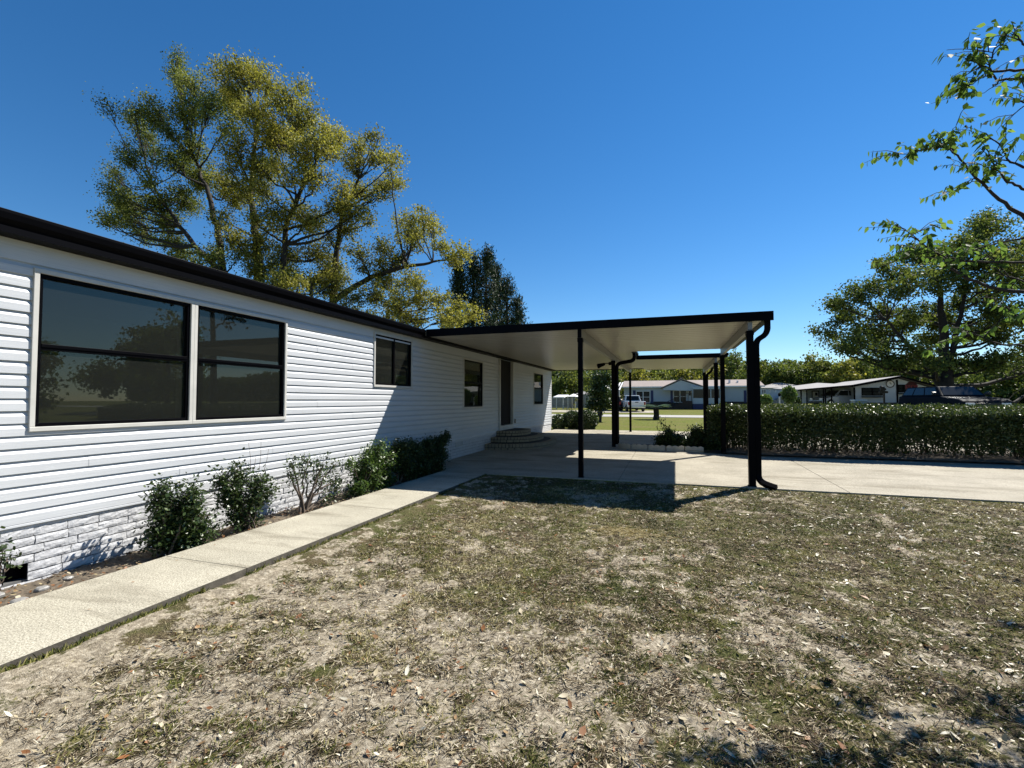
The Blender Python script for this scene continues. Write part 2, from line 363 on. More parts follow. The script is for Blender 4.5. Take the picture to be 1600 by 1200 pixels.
# ================================================================== GROUND AND PAVING
xs = np.unique(np.concatenate([np.linspace(-300, -20, 15), np.linspace(-20, 30, 51), np.linspace(30, 400, 20)]))
ys = np.unique(np.concatenate([np.linspace(-120, -4, 12), np.linspace(-4, 100, 105), [9.5, 9.54, 9.55], np.linspace(100, 1200, 24)]))
def grid(name, xs, ys, zf, mat, tintf=None, kind='structure', smooth=True):
    X, Y = np.meshgrid(xs, ys); Z = zf(X, Y); V = np.stack([X, Y, Z], -1).reshape(-1, 3); nx = len(xs); ny = len(ys)
    i = (np.arange(ny - 1)[:, None] * nx + np.arange(nx - 1)[None]).ravel(); F = np.stack([i, i + 1, i + nx + 1, i + nx], 1)
    o = npmesh(name, V, F, mat, tint=None if tintf is None else tintf(X, Y).ravel(), smooth=smooth); return tag(o, kind=kind)
tag(grid('ground', xs, ys, lambda x, y: gz(x, y) - .06 * (y < 9.52), M['lawn']), 'green and straw coloured lawn stretching away beyond the carport')
def sandm(x, y):
    a = .41 + (fbm(x, y, .95, 11) - .5) * .95 + (fbm(x, y, .15, 31) - .5) * 1.25 + (vnoise(x, y, .05, 32) - .5) * .22
    b = .25 * sstep(.2, -2.4, x) * sstep(5.6, 2.2, y) + .08 * sstep(3.4, 1.5, y) - .09 * sstep(.0, 2.2, x) - .03 * sstep(5.0, 7.5, y)
    return np.clip(a + b, 0, 1)
fx = np.arange(-3.80, 12.01, .03); fy = np.concatenate([np.arange(-3, 9.5, .03), [9.545]])
tag(grid('lawn', fx, fy, lambda x, y: gz(x, y) - .012 + .035 * (fbm(x, y, .5, 3) - .5) + .022 * (vnoise(x, y, .09, 5) - .5) + .012 * (vnoise(x, y, .045, 6) - .5) + .025 * sstep(-3.2, -3.66, x) - .03 * sstep(-3.72, -3.78, x), M['ground'], sandm),
    'patchy front lawn of thin grass and bare sand')
# walkway slabs
WX0, WX1 = -4.84, -3.78
def slab(name, x0, x1, y0, y1, top, mat, parent=None, th=.10, bev=.008):
    m = MB(); m.box(x0, x1, y0, y1, top - th, top); return m.build(name, mat, parent, bevel=bev)
wj = [-6.0, -2.7, .45, 3.47, 5.98, 9.548]
m = MB()
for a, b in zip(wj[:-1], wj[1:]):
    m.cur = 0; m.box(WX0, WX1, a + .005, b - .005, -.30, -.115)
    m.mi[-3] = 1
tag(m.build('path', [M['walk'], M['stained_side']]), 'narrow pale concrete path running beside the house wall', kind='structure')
m = MB(); m.box(WX0 + .02, WX1 - .02, -6, 9.54, -.31, -.14); tag(m.build('soil', M['joint']), kind='structure')
# driveway
DY0, DY1 = 9.55, 23.2
dx = [-5.48, -1.0, 2.88, 7.4, 12.0, 30.0]; dyl = [9.55, 13.26, 14.72]
def drive_mesh(name, x0, x1, y0, y1):
    ysd = np.unique(np.concatenate([[y0, y1], [v for v in (9.55, 20.0) if y0 < v < y1], np.arange(math.ceil(y0), y1, 1.0)]))
    V = []; F = []; 
    for yy in ysd:
        z = float(np.interp(yy, [9.55, 20, 24], [-.12, .02, .035])); V += [(x0, yy, z), (x1, yy, z), (x1, yy, z - .12), (x0, yy, z - .12)]
    for i in range(len(ysd) - 1):
        b = i * 4
        for k in range(4): F.append((b + k, b + (k + 1) % 4, b + 4 + (k + 1) % 4, b + 4 + k))
    F.append((0, 1, 2, 3)); e = (len(ysd) - 1) * 4; F.append((e + 3, e + 2, e + 1, e)); return V, [f[::-1] for f in F]
m = MB(); J = .006
for x0, x1 in zip(dx[:-1], dx[1:]):
    for y0, y1 in [(9.55, 14.72)]: m.add(*drive_mesh('d', x0 + J, x1 - J, y0, y1))
for x0, x1 in zip([-5.48, -1.9, 2.88, 7.4], [-1.9, 2.88, 7.4, 13]):
    for y0, y1 in [(14.732, 19.0), (19.012, 23.2)]: m.add(*drive_mesh('d', x0 + J, x1 - J, y0, y1))
me = bpy.data.meshes.new('driveway'); me.from_pydata(m.v, [], m.f); me.update(); me.materials.append(M['drive'])
bm_ = None
tag(link('driveway', me), 'pale concrete driveway slab under and beside the carport', kind='structure')
V, F = drive_mesh('u', -5.47, 29.9, 9.56, 14.73); V2, F2 = drive_mesh('u', -5.47, 12.9, 14.70, 23.1)
m = MB(); m.add([(a, b, c - .012) for a, b, c in V], F); m.add([(a, b, c - .02) for a, b, c in V2], F2); tag(m.build('soil', M['joint']), kind='structure')
# far road and the far drive where the truck stands
def strip(name, pts, mat, lift, label):
    m = MB(); n = len(pts[0]); V = [(x, y, float(gz(x, y)) + lift) for x, y in pts[0]] + [(x, y, float(gz(x, y)) + lift) for x, y in pts[1]]
    m.add(V, [(i, i + 1, n + i + 1, n + i) for i in range(n - 1)]); return tag(m.build(name, mat), label, kind='structure')
rx = np.linspace(-120, 160, 141)
strip('road', ([(x, 39.8) for x in rx], [(x, 44.6) for x in rx]), M['road'], .03, 'pale street crossing beyond the far lawn')
strip('driveway', ([(x, 50.0) for x in np.linspace(-14, -1.5, 14)], [(x, 57.6) for x in np.linspace(-14, -1.5, 14)]), M['drive'], .03, 'concrete pad under the white pickup')
strip('driveway', ([(x, 44.7) for x in np.linspace(8, 24, 17)], [(x, 49.0) for x in np.linspace(8, 24, 17)]), M['drive'], .03, 'bright concrete apron before the black trimmed house')
strip('driveway', ([(x, 26.5) for x in np.linspace(7.5, 40, 34)], [(x, 33.5) for x in np.linspace(7.5, 40, 34)]), M['drive'], .03, 'concrete under the dark wagon beyond the hedge')
# planting bed beside the wall
def bedz(x, y): return -.185 + .05 * (fbm(x, y, .3, 55) - .5) + .03 * (vnoise(x, y, .05, 56) - .5)
tag(grid('garden_bed', np.arange(-5.50, WX0 + .02, .025), np.arange(-3, 10.0, .03), bedz, M['mulch']), 'mulch strip between the path and the house wall')
def bed2(name, poly, z, mat, label):
    m = MB(); cx = sum(p[0] for p in poly) / len(poly); cy = sum(p[1] for p in poly) / len(poly)
    m.add([(x, y, z) for x, y in poly] + [(cx, cy, z + .05)], [(i, (i + 1) % len(poly), len(poly)) for i in range(len(poly))]); return tag(m.build(name, mat), label, kind='structure')
bed2('garden_bed', [(-1.62, 15.75), (-1.5, 15.35), (-.9, 15.05), (-.2, 14.9), (.8, 14.75), (1.6, 14.5), (2.4, 14.28), (9, 14.25), (14, 14.25), (14, 17.7), (9, 17.5), (2, 17.3), (-.5, 16.6), (-1.4, 16.3)], -.005, M['mulch'], 'dark mulch bed below the long hedge')

# ================================================================== THE HOUSE
XW = -5.49; H = empty('mobile_home', (XW, 9, -.2), 'long white vinyl sided single storey home with black gutter at the left', 'house')
OPEN = [(2.66, 4.19, 1.17, 2.66), (4.19, 5.66, 1.17, 2.66), (7.86, 9.31, 1.72, 2.80), (12.06, 13.53, 1.23, 2.65), (14.93, 16.50, .40, 2.87), (19.18, 20.75, 1.25, 2.66)]
YN, YF = -6.0, 22.34; P0 = .111; Z0 = .36; Z1 = 2.69
prof = [(-.014, 0.0), (.016, 0.0), (.0155, .066), (-.003, .1015), (-.014, .1030)]
m = MB(); rs = random.Random(4); z = Z0; k = 0
cuts = sorted(set([YN, YF] + [o[0] for o in OPEN] + [o[1] for o in OPEN]))
while z < Z1 - .01:
    joints = [YN + ((k * 1.37) % 3.66) + 3.66 * j for j in range(9)]
    br_ = sorted(set([c for c in cuts] + [j for j in joints if YN < j < YF]))
    for a, b in zip(br_[:-1], br_[1:]):
        mid = (a + b) / 2; jn = sum(1 for j in joints if j <= mid); off = .0022 * ((jn + k) % 2)
        ranges = [(0.0, min(P0, Z1 - z))]
        for o in OPEN:
            if o[0] < mid < o[1]:
                nr = []
                for r0, r1 in ranges:
                    lo, hi = o[2] - z, o[3] - z
                    if lo > r0: nr.append((r0, min(r1, lo)))
                    if hi < r1: nr.append((max(r0, hi), r1))
                ranges = [r for r in nr if r[1] - r[0] > 1e-4]
        for r0, r1 in ranges:
            pl = []
            for (xa, za), (xb, zb) in zip(prof[:-1], prof[1:]):
                if zb <= za + 1e-9:
                    if r0 <= 0: pl += [(xa, za), (xb, zb)]
                    continue
                s0, s1 = max(za, r0), min(zb, r1)
                if s1 > s0:
                    f = lambda q: xa + (xb - xa) * (q - za) / (zb - za)
                    pl += [(f(s0), s0), (f(s1), s1)]
            V = [(XW + x + off, a, z + zz) for x, zz in pl] + [(XW + x + off, b, z + zz) for x, zz in pl]; n = len(pl)
            m.add(V, [(i, n + i, n + i + 1, i + 1) for i in range(n - 1)])
    z += P0; k += 1
m.build('siding', M['siding'], H, world=True)
# end walls, back wall and structure behind the siding
m = MB()
def wallpiece(y0, y1, z0, z1): m.box(XW - .12, XW - .004, y0, y1, z0, z1)
oy = sorted(OPEN); yy = YN
for o in oy:
    if o[0] > yy: wallpiece(yy, o[0], .30, 2.90)
    wallpiece(o[0], o[1], .30, o[2]); 
    if o[3] < 2.90: wallpiece(o[0], o[1], o[3], 2.90)
    yy = o[1]
wallpiece(yy, YF - .002, .30, 2.90)
m.box(-13.5, XW - .121, YF - .12, YF - .003, -.3, 2.90); m.box(-13.5, XW - .121, YN, YN + .12, -.3, 2.90); m.box(-13.62, -13.5, YN, YF - .01, -.3, 2.90)
m.build('wall', M['far_siding'], H, world=True)
build_fr = MB().box(XW - .003, XW + .012, YN, 14.92, 2.692, 2.874).box(XW - .003, XW + .012, 16.51, YF - .071, 2.692, 2.874).build('frieze_board', M['siding'], H, world=True)
# painted brick skirting
m = MB(); m.box(XW - .10, XW - .016, YN, 2.53, -.32, .355); m.box(XW - .10, XW - .016, 2.70, YF - .02, -.32, .355); m.box(XW - .10, XW - .016, 2.53, 2.70, -.32, -.15); m.box(XW - .10, XW - .016, 2.53, 2.70, .0, .355)
m.build('skirting_backing', M['mortar'], H, world=True)
m = MB(); RH = .078; r_ = 0; z = -.32
rng = np.random.default_rng(3)
while z < .35:
    yb = -3 + (.13 if r_ % 2 else 0)
    while yb < YF - .02:
        L = rng.uniform(.225, .285); y1 = min(yb + L, YF - .01)
        if z < -.01 and z + RH > -.145:
            if yb < 2.53 < y1: y1 = 2.53; L = 2.70 - yb
            elif 2.53 <= yb < 2.70: yb = 2.70; y1 = yb + L
        zt = min(z + RH - .006, .357)
        hole = (y1 > 2.531 and yb < 2.699 and zt > -.145 and z < -.01)
        if not hole:
            nY = 7 if yb < 9 else 2; nZ = 4 if yb < 9 else 2; ya = np.linspace(yb + .0035, y1 - .0035, nY); za = np.linspace(z + .003, zt, nZ); pr = .004 + rng.uniform(-.002, .004); V = []
            for j, zz in enumerate(za):
                for i, y_ in enumerate(ya):
                    e = (i in (0, nY - 1)) or (j in (0, nZ - 1))
                    V.append((XW + pr - (.004 if e else 0) + rng.uniform(-.0035, .004), y_ + (rng.uniform(-.003, .003) if e else rng.uniform(-.008, .008)), zz + rng.uniform(-.004, .004) * (1 if 0 < j < nZ - 1 else .5)))
            nv = len(V); F = [(j * nY + i, j * nY + i + 1, (j + 1) * nY + i + 1, (j + 1) * nY + i) for j in range(nZ - 1) for i in range(nY - 1)]
            ring = [i for i in range(nY)] + [j * nY + nY - 1 for j in range(1, nZ)] + [(nZ - 1) * nY + i for i in range(nY - 2, -1, -1)] + [j * nY for j in range(nZ - 2, 0, -1)]
            V += [(XW - .017, V[q][1], V[q][2]) for q in ring]; n = len(ring)
            F += [(ring[(q + 1) % n], ring[q], nv + q, nv + (q + 1) % n) for q in range(n)]
            m.add(V, F)
        yb += L
    z += RH; r_ += 1
m.build('brick_skirting', M['white_brick'], H, world=True)
m = MB(); m.box(XW - .099, XW - .085, 2.535, 2.695, -.145, -.005); m.box(XW - .085, XW + .004, 2.532, 2.537, -.145, -.005); m.box(XW - .085, XW + .004, 2.693, 2.698, -.145, -.005); v = m.build('vent_opening', M['black'], H, world=True); v['label'] = 'open black square vent hole in the white brick base'
m = MB(); m.box(XW + .002, XW + .02, 11.60, 12.05, .20, .22); m.box(XW + .002, XW + .02, 11.60, 12.05, .37, .39); m.box(XW + .002, XW + .02, 11.60, 11.62, .22, .37); m.box(XW + .002, XW + .02, 12.03, 12.05, .22, .37)
for i in range(5): m.box(XW + .003, XW + .012, 11.67 + i * .075, 11.69 + i * .075, .22, .37)
m.build('vent', M['trim'], H, world=True)
m = MB(); m.prism([(XW, .33), (XW + .022, .335), (XW + .022, .352), (XW, .362)], YN, YF, 'y'); m.build('starter_strip', M['siding'], H, world=True)
# corner post
m = MB(); m.box(XW - .02, XW + .022, YF - .07, YF + .012, .34, 2.87); m.build('corner_trim', M['siding'], H, world=True)
# soffit, fascia and gutter, roof
m = MB(); m.box(XW - .02, -5.31, YN - .2, YF + .2, 2.875, 2.93); m.build('soffit', M['black'], H, world=True)
m = MB(); gp = [(-5.40, 2.93), (-5.325, 2.93), (-5.318, 2.95), (-5.285, 2.985), (-5.272, 3.035), (-5.272, 3.062), (-5.282, 3.062), (-5.286, 3.03), (-5.40, 3.03)]
m.prism(gp, YN - .2, 9.57, 'y'); m.prism([(-5.40, 2.9301), (-5.30, 2.9301), (-5.30, 2.99), (-5.40, 2.99)], 9.57, YF + .2, 'y'); m.build('gutter', M['black'], H, bevel=.003, world=True)
m = MB(); th = .03
m.add([(-5.33, YN - .25, 3.06), (-5.33, YF + .25, 3.06), (-9.5, YF + .25, 3.60), (-9.5, YN - .25, 3.60), (-13.7, YF + .25, 3.06), (-13.7, YN - .25, 3.06),
       (-5.33, YN - .25, 3.02), (-5.33, YF + .25, 3.02), (-13.7, YF + .25, 3.02), (-13.7, YN - .25, 3.02)],
      [(0, 1, 2, 3), (3, 2, 4, 5), (0, 6, 7, 1), (4, 8, 9, 5), (6, 9, 8, 7), (0, 3, 5, 9, 6), (1, 7, 8, 4, 2)]); m.build('roof', M['shingle'], H, world=True)
def win(y0, y1, z0, z1, kind, lab):
    w = MB(); t_ = .042; xo = XW + .034
    w.box(XW - .02, xo, y0, y1, z1 - t_, z1); w.box(XW - .02, xo + .003, y0, y1, z0, z0 + t_); w.box(XW - .02, xo, y0, y0 + t_, z0 + t_, z1 - t_); w.box(XW - .02, xo, y1 - t_, y1, z0 + t_, z1 - t_)
    p = w.build('window', M['trim'], H, bevel=.004, world=True); p['label'] = lab
    a0, a1, b0, b1 = y0 + t_, y1 - t_, z0 + t_, z1 - t_; fr = .034; f = MB(); xf0, xf1 = XW - .045, XW + .014
    f.box(xf0, xf1, a0, a1, b1 - fr, b1); f.box(xf0, xf1, a0, a1, b0, b0 + fr); f.box(xf0, xf1, a0, a0 + fr, b0 + fr, b1 - fr); f.box(xf0, xf1, a1 - fr, a1, b0 + fr, b1 - fr)
    if kind == 'hung': zm = b0 + (b1 - b0) * .53; f.box(xf0 + .005, xf1 + .004, a0 + fr, a1 - fr, zm - .016, zm + .016); f.box(xf0 + .006, xf1 - .004, a0 + fr, a1 - fr, zm - .040, zm - .018)
    else: ym = (a0 + a1) / 2; f.box(xf0 + .005, xf1 + .004, ym - .024, ym + .024, b0 + fr, b1 - fr)
    f.build('window_frame', M['black'], p, bevel=.002, world=True)
    halves = [(a0 + fr, a1 - fr, b0 + fr, zm - .02, -.012), (a0 + fr, a1 - fr, zm + .02, b1 - fr, -.026)] if kind == 'hung' else [(a0 + fr, ym - .02, b0 + fr, b1 - fr, -.012), (ym + .02, a1 - fr, b0 + fr, b1 - fr, -.026)]
    for q in halves:
        g_ = MB(); g_.box(XW + q[4] - .004, XW + q[4], q[0] - .008, q[1] + .008, q[2] - .008, q[3] + .008); g_.build('pane', M['glass'], p, world=True)
    j = MB(); xi = XW - .20                     # plaster reveal
    for bx in ((a0 - .02, a0, b0 - .02, b1 + .02), (a1, a1 + .02, b0 - .02, b1 + .02), (a0, a1, b0 - .02, b0), (a0, a1, b1, b1 + .02)): j.box(xi, XW - .046, *bx)
    j.build('reveal', M['jamb'], p, world=True)
    return p
win(*OPEN[0], 'hung', 'near left window of the pair, divided by a black middle rail')
win(*OPEN[1], 'hung', 'right window of the pair')
win(*OPEN[2], 'slide', 'small sliding window with a black upright bar')
win(*OPEN[3], 'hung', 'window under the carport before the door')
win(*OPEN[5], 'hung', 'farthest window under the carport')
x0, x1 = -9.4, XW - .205      # rooms behind the glass: floor, ceiling, walls
rooms = [(1.4, 6.6), (6.7, 10.6), (10.8, 14.8), (17.5, 21.8)]
for a, b in rooms:
    m = MB(); V = [(x0, a, .45), (x1, a, .45), (x1, b, .45), (x0, b, .45), (x0, a, 2.85), (x1, a, 2.85), (x1, b, 2.85), (x0, b, 2.85)]
    m.add(V, [(0, 1, 2, 3), (7, 6, 5, 4), (0, 4, 5, 1), (2, 6, 7, 3), (3, 7, 4, 0)])
    m.build('interior', M['dark_room'], H, world=True)
# door
d = MB(); d.box(XW - .10, XW - .07, 15.03, 16.42, .62, 2.87); dd = d.build('door', M['grey_door'], H, world=True)
h_ = MB(); h_.tube([(XW - .07, 16.30, 1.55), (XW - .02, 16.30, 1.55), (XW - .02, 16.20, 1.55)], .011, 6); h_.build('handle', M['chrome'], dd, world=True)
d = MB(); d.box(XW - .10, XW + .06, 14.93, 15.02, .18, 2.873); d.box(XW - .10, XW + .03, 16.43, 16.50, .40, 2.873); d.box(XW - .13, XW + .05, 15.03, 16.42, .44, .60); d.build('door_frame', M['trim'], H, bevel=.004, world=True)
d = MB(); d.box(XW + .006, XW + .05, 16.62, 16.72, .62, .78); d.build('outlet_box', M['beam'], H, bevel=.006, world=True)

# ================================================================== BRICK STEPS
ST = empty('brick_steps', (XW, 15.7, -.05), 'three rounded tiers of cream brick steps below the grey door', 'steps')
def tier(zb, zt, hy, hx, name):
    pts = []; n = 40
    for i in range(n + 1):
        th = math.pi * i / n - math.pi / 2; c_, s_ = math.cos(th), math.sin(th); e = 2 / 2.5
        pts.append((XW + .012 + hx * abs(c_) ** e, 15.7 + hy * math.copysign(abs(s_) ** e, s_)))
    core = MB(); cp = [(XW + .03 + (x - XW - .03) * .985, 15.7 + (y - 15.7) * .985) for x, y in pts]; core.prism(cp, zb, zt - .006, 'z'); b = MB()
    # bricks: walk the outline
    P = [Vector((x, y, 0)) for x, y in pts]; seg = [0]
    for a, c in zip(P[:-1], P[1:]): seg.append(seg[-1] + (c - a).length)
    Lt = seg[-1]
    def on(s):
        s = min(max(s, 0), Lt - 1e-6); k = max(i for i in range(len(seg)) if seg[i] <= s); k = min(k, len(P) - 2); t = (s - seg[k]) / (seg[k + 1] - seg[k]); p = P[k].lerp(P[k + 1], t); d_ = (P[k + 1] - P[k]).normalized(); return p, Vector((d_.y, -d_.x, 0))
    rr = random.Random(int(hy * 10)); hB = (zt - zb) / 2
    for row, (wl, z0_, z1_, dep) in enumerate([(.11, zb + hB, zt, .20), (.21, zb, zb + hB, .05)]):
        s = -wl * .5 * row
        while s < Lt:
            e_ = min(s + wl, Lt); s_ = max(s, 0)
            if e_ - s_ > .03:
                (p0, n0), (p1, n1) = on(s_ + .011), on(e_ - .011); j = rr.uniform(-.003, .003); q = [p0 + n0 * j, p1 + n1 * j, p1 - n1 * dep, p0 - n0 * dep]
                if min(v.x for v in q) > XW + .012 or True:
                    q = [Vector((max(v.x, XW + .014), v.y, 0)) for v in q]
                    za, zb2 = z0_ + .012, z1_ - .003; b.add([(v.x, v.y, za) for v in q] + [(v.x, v.y, zb2) for v in q], [(3, 2, 1, 0), (4, 5, 6, 7), (0, 1, 5, 4), (1, 2, 6, 5), (2, 3, 7, 6), (3, 0, 4, 7)])
            s += wl
    o = core.build(name, M['dark_mortar'], ST, world=True); b.build('brick_edge', M['cream_brick'], o, bevel=.004, world=True)
tier(-.12, .11, 2.02, 1.68, 'step'); tier(.11, .28, 1.5, 1.25, 'step'); tier(.28, .45, 1.0, .82, 'step')

# ================================================================== CARPORT
CP = empty('carport', (-1.75, 15.5, -.1), 'black framed flat roofed carport with white ceiling panels on slim posts', 'carport')
def pans(x0, x1, y0, y1, dz=0):
    m = MB(); y = y0
    while y < y1 - .01:
        e = min(y + .305, y1); m.box(x0, x1, y + .003, e - .003, 2.935 + dz, 3.0 + dz); m.box(x0, x1, y + .012, y + .020, 2.9315 + dz, 2.9355 + dz); y = e
    m.box(x0, x1, y0 + .001, y1 - .001, 3.0 + dz, 3.035 + dz); return m
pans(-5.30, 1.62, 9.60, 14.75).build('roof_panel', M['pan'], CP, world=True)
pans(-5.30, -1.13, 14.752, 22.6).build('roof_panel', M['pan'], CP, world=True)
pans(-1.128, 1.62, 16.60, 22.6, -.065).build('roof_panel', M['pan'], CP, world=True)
fb = lambda *a: MB().box(*a).build('fascia', M['black_matte'], CP, bevel=.004, world=True)
fb(-5.271, 1.78, 9.565, 9.598, 2.905, 3.075); fb(-5.27, 1.64, 22.602, 22.635, 2.905, 3.065); fb(-1.10, 1.62, 14.752, 14.78, 2.94, 3.05); fb(-1.10, 1.62, 16.565, 16.598, 2.84, 2.985)
def gut(x0, x1, y0, y1, dz=0): return MB().prism([(x0, 2.92 + dz), (x1 - .04, 2.92 + dz), (x1 - .03, 2.95 + dz), (x1, 3.0 + dz), (x1, 3.06 + dz), (x0, 3.06 + dz)], y0, y1, 'y').build('gutter', M['black_matte'], CP, bevel=.003, world=True)
gut(1.622, 1.78, 9.60, 14.75); gut(1.622, 1.78, 16.60, 22.6, -.065); gut(-1.126, -1.02, 14.782, 16.563)
for bx, segs in ((-1.76, [(9.62, 22.58)]), (1.40, [(9.62, 14.74), (16.61, 22.58)])):
    for a, b in segs:
        q = -.065 if a > 16 else 0; m = MB(); m.box(bx - .035, bx + .035, a, b, 2.745 + q, 2.931 + q); m.box(bx - .04, bx + .04, a, b, 2.742 + q, 2.757 + q); m.box(bx - .04, bx + .04, a, b, 2.915 + q, 2.930 + q); m.build('beam', M['beam'], CP, world=True)
MB().box(-1.80, -1.72, 9.60, 9.618, 2.742, 2.93).build('beam_cap', M['black_matte'], CP, world=True)
posts = [(-1.76, 9.70), (1.40, 9.70), (-1.76, 15.6), (1.40, 14.66), (1.40, 16.70), (-1.76, 22.3), (1.40, 22.3)]
for i, (x, y) in enumerate(posts):
    zb = float(np.interp(y, [9.55, 20, 24], [-.12, .02, .035])) + .001; w = .048 if i in (0, 5) else .058; m = MB(); zt = 2.741 - (.065 if i in (4, 6) else 0); m.box(x - w, x + w, y - w, y + w, zb, zt); m.box(x - w - .012, x + w + .012, y - w - .012, y + w + .012, zb, zb + .012); m.box(x - w - .008, x + w + .008, y - w - .01, y + w + .01, 2.66 - 2.741 + zt, zt + .001)
    m.build('post', M['black_matte'], CP, bevel=.004, world=True)
def spout(pts, name='downspout'):
    m = MB(); m.tube(pts, .068, 4, sx=.85); return m.build(name, M['black_matte'], CP, bevel=.006, world=True)
def arc(p0, p1, p2, n=6): return [tuple(bez(np.array(p0), np.array(p1), np.array(p2), n)[i]) for i in range(n)]
spout([(1.70, 9.72, 2.93), (1.70, 9.72, 2.80)] + arc((1.70, 9.72, 2.78), (1.69, 9.72, 2.67), (1.60, 9.72, 2.62)) + arc((1.57, 9.72, 2.60), (1.505, 9.71, 2.56), (1.503, 9.70, 2.44)) + [(1.505, 9.70, .10)] + arc((1.505, 9.69, .06), (1.51, 9.66, -.04), (1.66, 9.56, -.075), 5) + [(1.76, 9.50, -.10)])
spout([(-1.07, 15.2, 2.93), (-1.07, 15.2, 2.86)] + arc((-1.07, 15.22, 2.84), (-1.07, 15.4, 2.74), (-1.2, 15.5, 2.71)) + arc((-1.5, 15.58, 2.67), (-1.648, 15.6, 2.64), (-1.648, 15.6, 2.52)) + [(-1.648, 15.6, .05)])
spout([(1.70, 22.2, 2.93), (1.70, 22.2, 2.84)] + arc((1.70, 22.2, 2.82), (1.69, 22.2, 2.70), (1.60, 22.2, 2.66)) + arc((1.57, 22.2, 2.64), (1.505, 22.22, 2.6), (1.503, 22.25, 2.48)) + [(1.503, 22.25, .08)])
# floodlight
FL = empty('floodlight', (-1.83, 15.55, 2.62), 'black twin headed floodlight fixed to the carport post with the downspout', 'lamp')
m = MB(); m.box(-1.90, -1.812, 15.50, 15.56, 2.60, 2.70); m.tube([(-1.89, 15.5, 2.65), (-1.97, 15.46, 2.66), (-2.02, 15.42, 2.64)], .014, 6); m.build('bracket', M['black_matte'], FL, world=True)
for dz, dyy in ((.0, 0), (-.03, -.12)):
    m = MB(); m.tube([(-2.0, 15.42 + dyy, 2.64 + dz), (-2.07, 15.40 + dyy, 2.62 + dz), (-2.22, 15.36 + dyy, 2.57 + dz)], [.035, .045, .075], 10); m.build('lamp_head', M['black_matte'], FL, world=True)
#NEXT

# ================================================================== GRASS AND LEAF LITTER ON THE FRONT LAWN
def polar(n, rng, r0, r1, p=1.0):
    r = r0 + (r1 - r0) * rng.random(n) ** p; a = rng.uniform(math.radians(-80), math.radians(72), n); x = r * np.sin(a); y = r * np.cos(a)
    k = (x > -3.74) & (x < 11.8) & (y > -1) & (y < 9.50); return x[k], y[k], r[k]
def lz(x, y): return gz(x, y) - .012 + .035 * (fbm(x, y, .5, 3) - .5) + .022 * (vnoise(x, y, .09, 5) - .5) + .012 * (vnoise(x, y, .045, 6) - .5)
rng = np.random.default_rng(21)
x, y, r = polar(760000, rng, 1.3, 14, 1.0); s = sandm(x, y); clump = fbm(x, y, .22, 71, 3); keep = rng.random(len(x)) < np.clip((.80 - s) * 2.6, .06, 1) * np.clip((clump - .33) * 4.5, .12, 1)
x, y, r, s = x[keep], y[keep], r[keep], s[keep]; n = len(x)
gr = fbm(x, y, .8, 91, 3); tint = np.clip(.56 - .13 * sstep(-1.0, 1.5, x) + (.5 - gr) * 1.4 + rng.normal(size=n) * .21, 0, 1)
az = rng.uniform(0, 2 * np.pi, n); el = rng.uniform(.05, .95, n); L = rng.uniform(.016, .055, n) * (1 + r * .03); wd = (.0011 + .00028 * r) * rng.uniform(.8, 1.7, n)
d = np.stack([np.cos(az) * np.cos(el), np.sin(az) * np.cos(el), np.sin(el)], 1); sd = np.stack([-np.sin(az), np.cos(az), np.zeros(n)], 1); B = np.stack([x, y, lz(x, y) - .002], 1)
V = np.stack([B - sd * wd[:, None], B + sd * wd[:, None], B + d * (L * .6)[:, None] + sd * (wd * .8)[:, None], B + d * L[:, None] - np.array([0, 0, .15]) * L[:, None]], 1)
tag(npmesh('grass', V.reshape(-1, 3), np.arange(4 * n).reshape(-1, 4), M['grass'], tint=np.repeat(tint, 4)), 'short thin grass blades and dry thatch over the front lawn', 'grass', kind='stuff')
x, y, r = polar(640000, rng, 1.3, 14, 1.0); s = sandm(x, y); clump = fbm(x, y, .13, 171, 3); keep = rng.random(len(x)) < np.clip((1.05 - s) * 1.6, .16, 1) * np.clip((clump - .36) * 5, .08, 1)
x, y, r = x[keep], y[keep], r[keep]; n = len(x); az = rng.normal(.5, 1.3, n); el = rng.normal(size=n) * .14; L = rng.uniform(.018, .060, n) * (1 + r * .03); wd = (.0011 + .00026 * r) * rng.uniform(.6, 1.5, n)
d = np.stack([np.cos(az) * np.cos(el), np.sin(az) * np.cos(el), np.sin(el)], 1); sd = np.stack([-np.sin(az), np.cos(az), np.zeros(n)], 1); B = np.stack([x, y, lz(x, y) + rng.uniform(.001, .012, n)], 1); bend = rng.normal(size=(n, 1)) * .25
V = np.stack([B - d * L[:, None] * .5 - sd * wd[:, None], B - d * L[:, None] * .5 + sd * wd[:, None], B + d * L[:, None] * .5 + sd * (wd[:, None] * .6 + bend * L[:, None] * .3), B + d * L[:, None] * .5 + sd * (-wd[:, None] * .6 + bend * L[:, None] * .3)], 1)
tag(npmesh('dry_thatch', V.reshape(-1, 3), np.arange(4 * n).reshape(-1, 4), M['thatch'], tint=np.repeat(np.clip(rng.beta(1.1, 1.25, n) * (1 - .18 * sstep(-.5, 2, x)), 0, 1), 4)), 'brown matted dead grass stems lying over the front lawn', 'dead grass', kind='stuff')
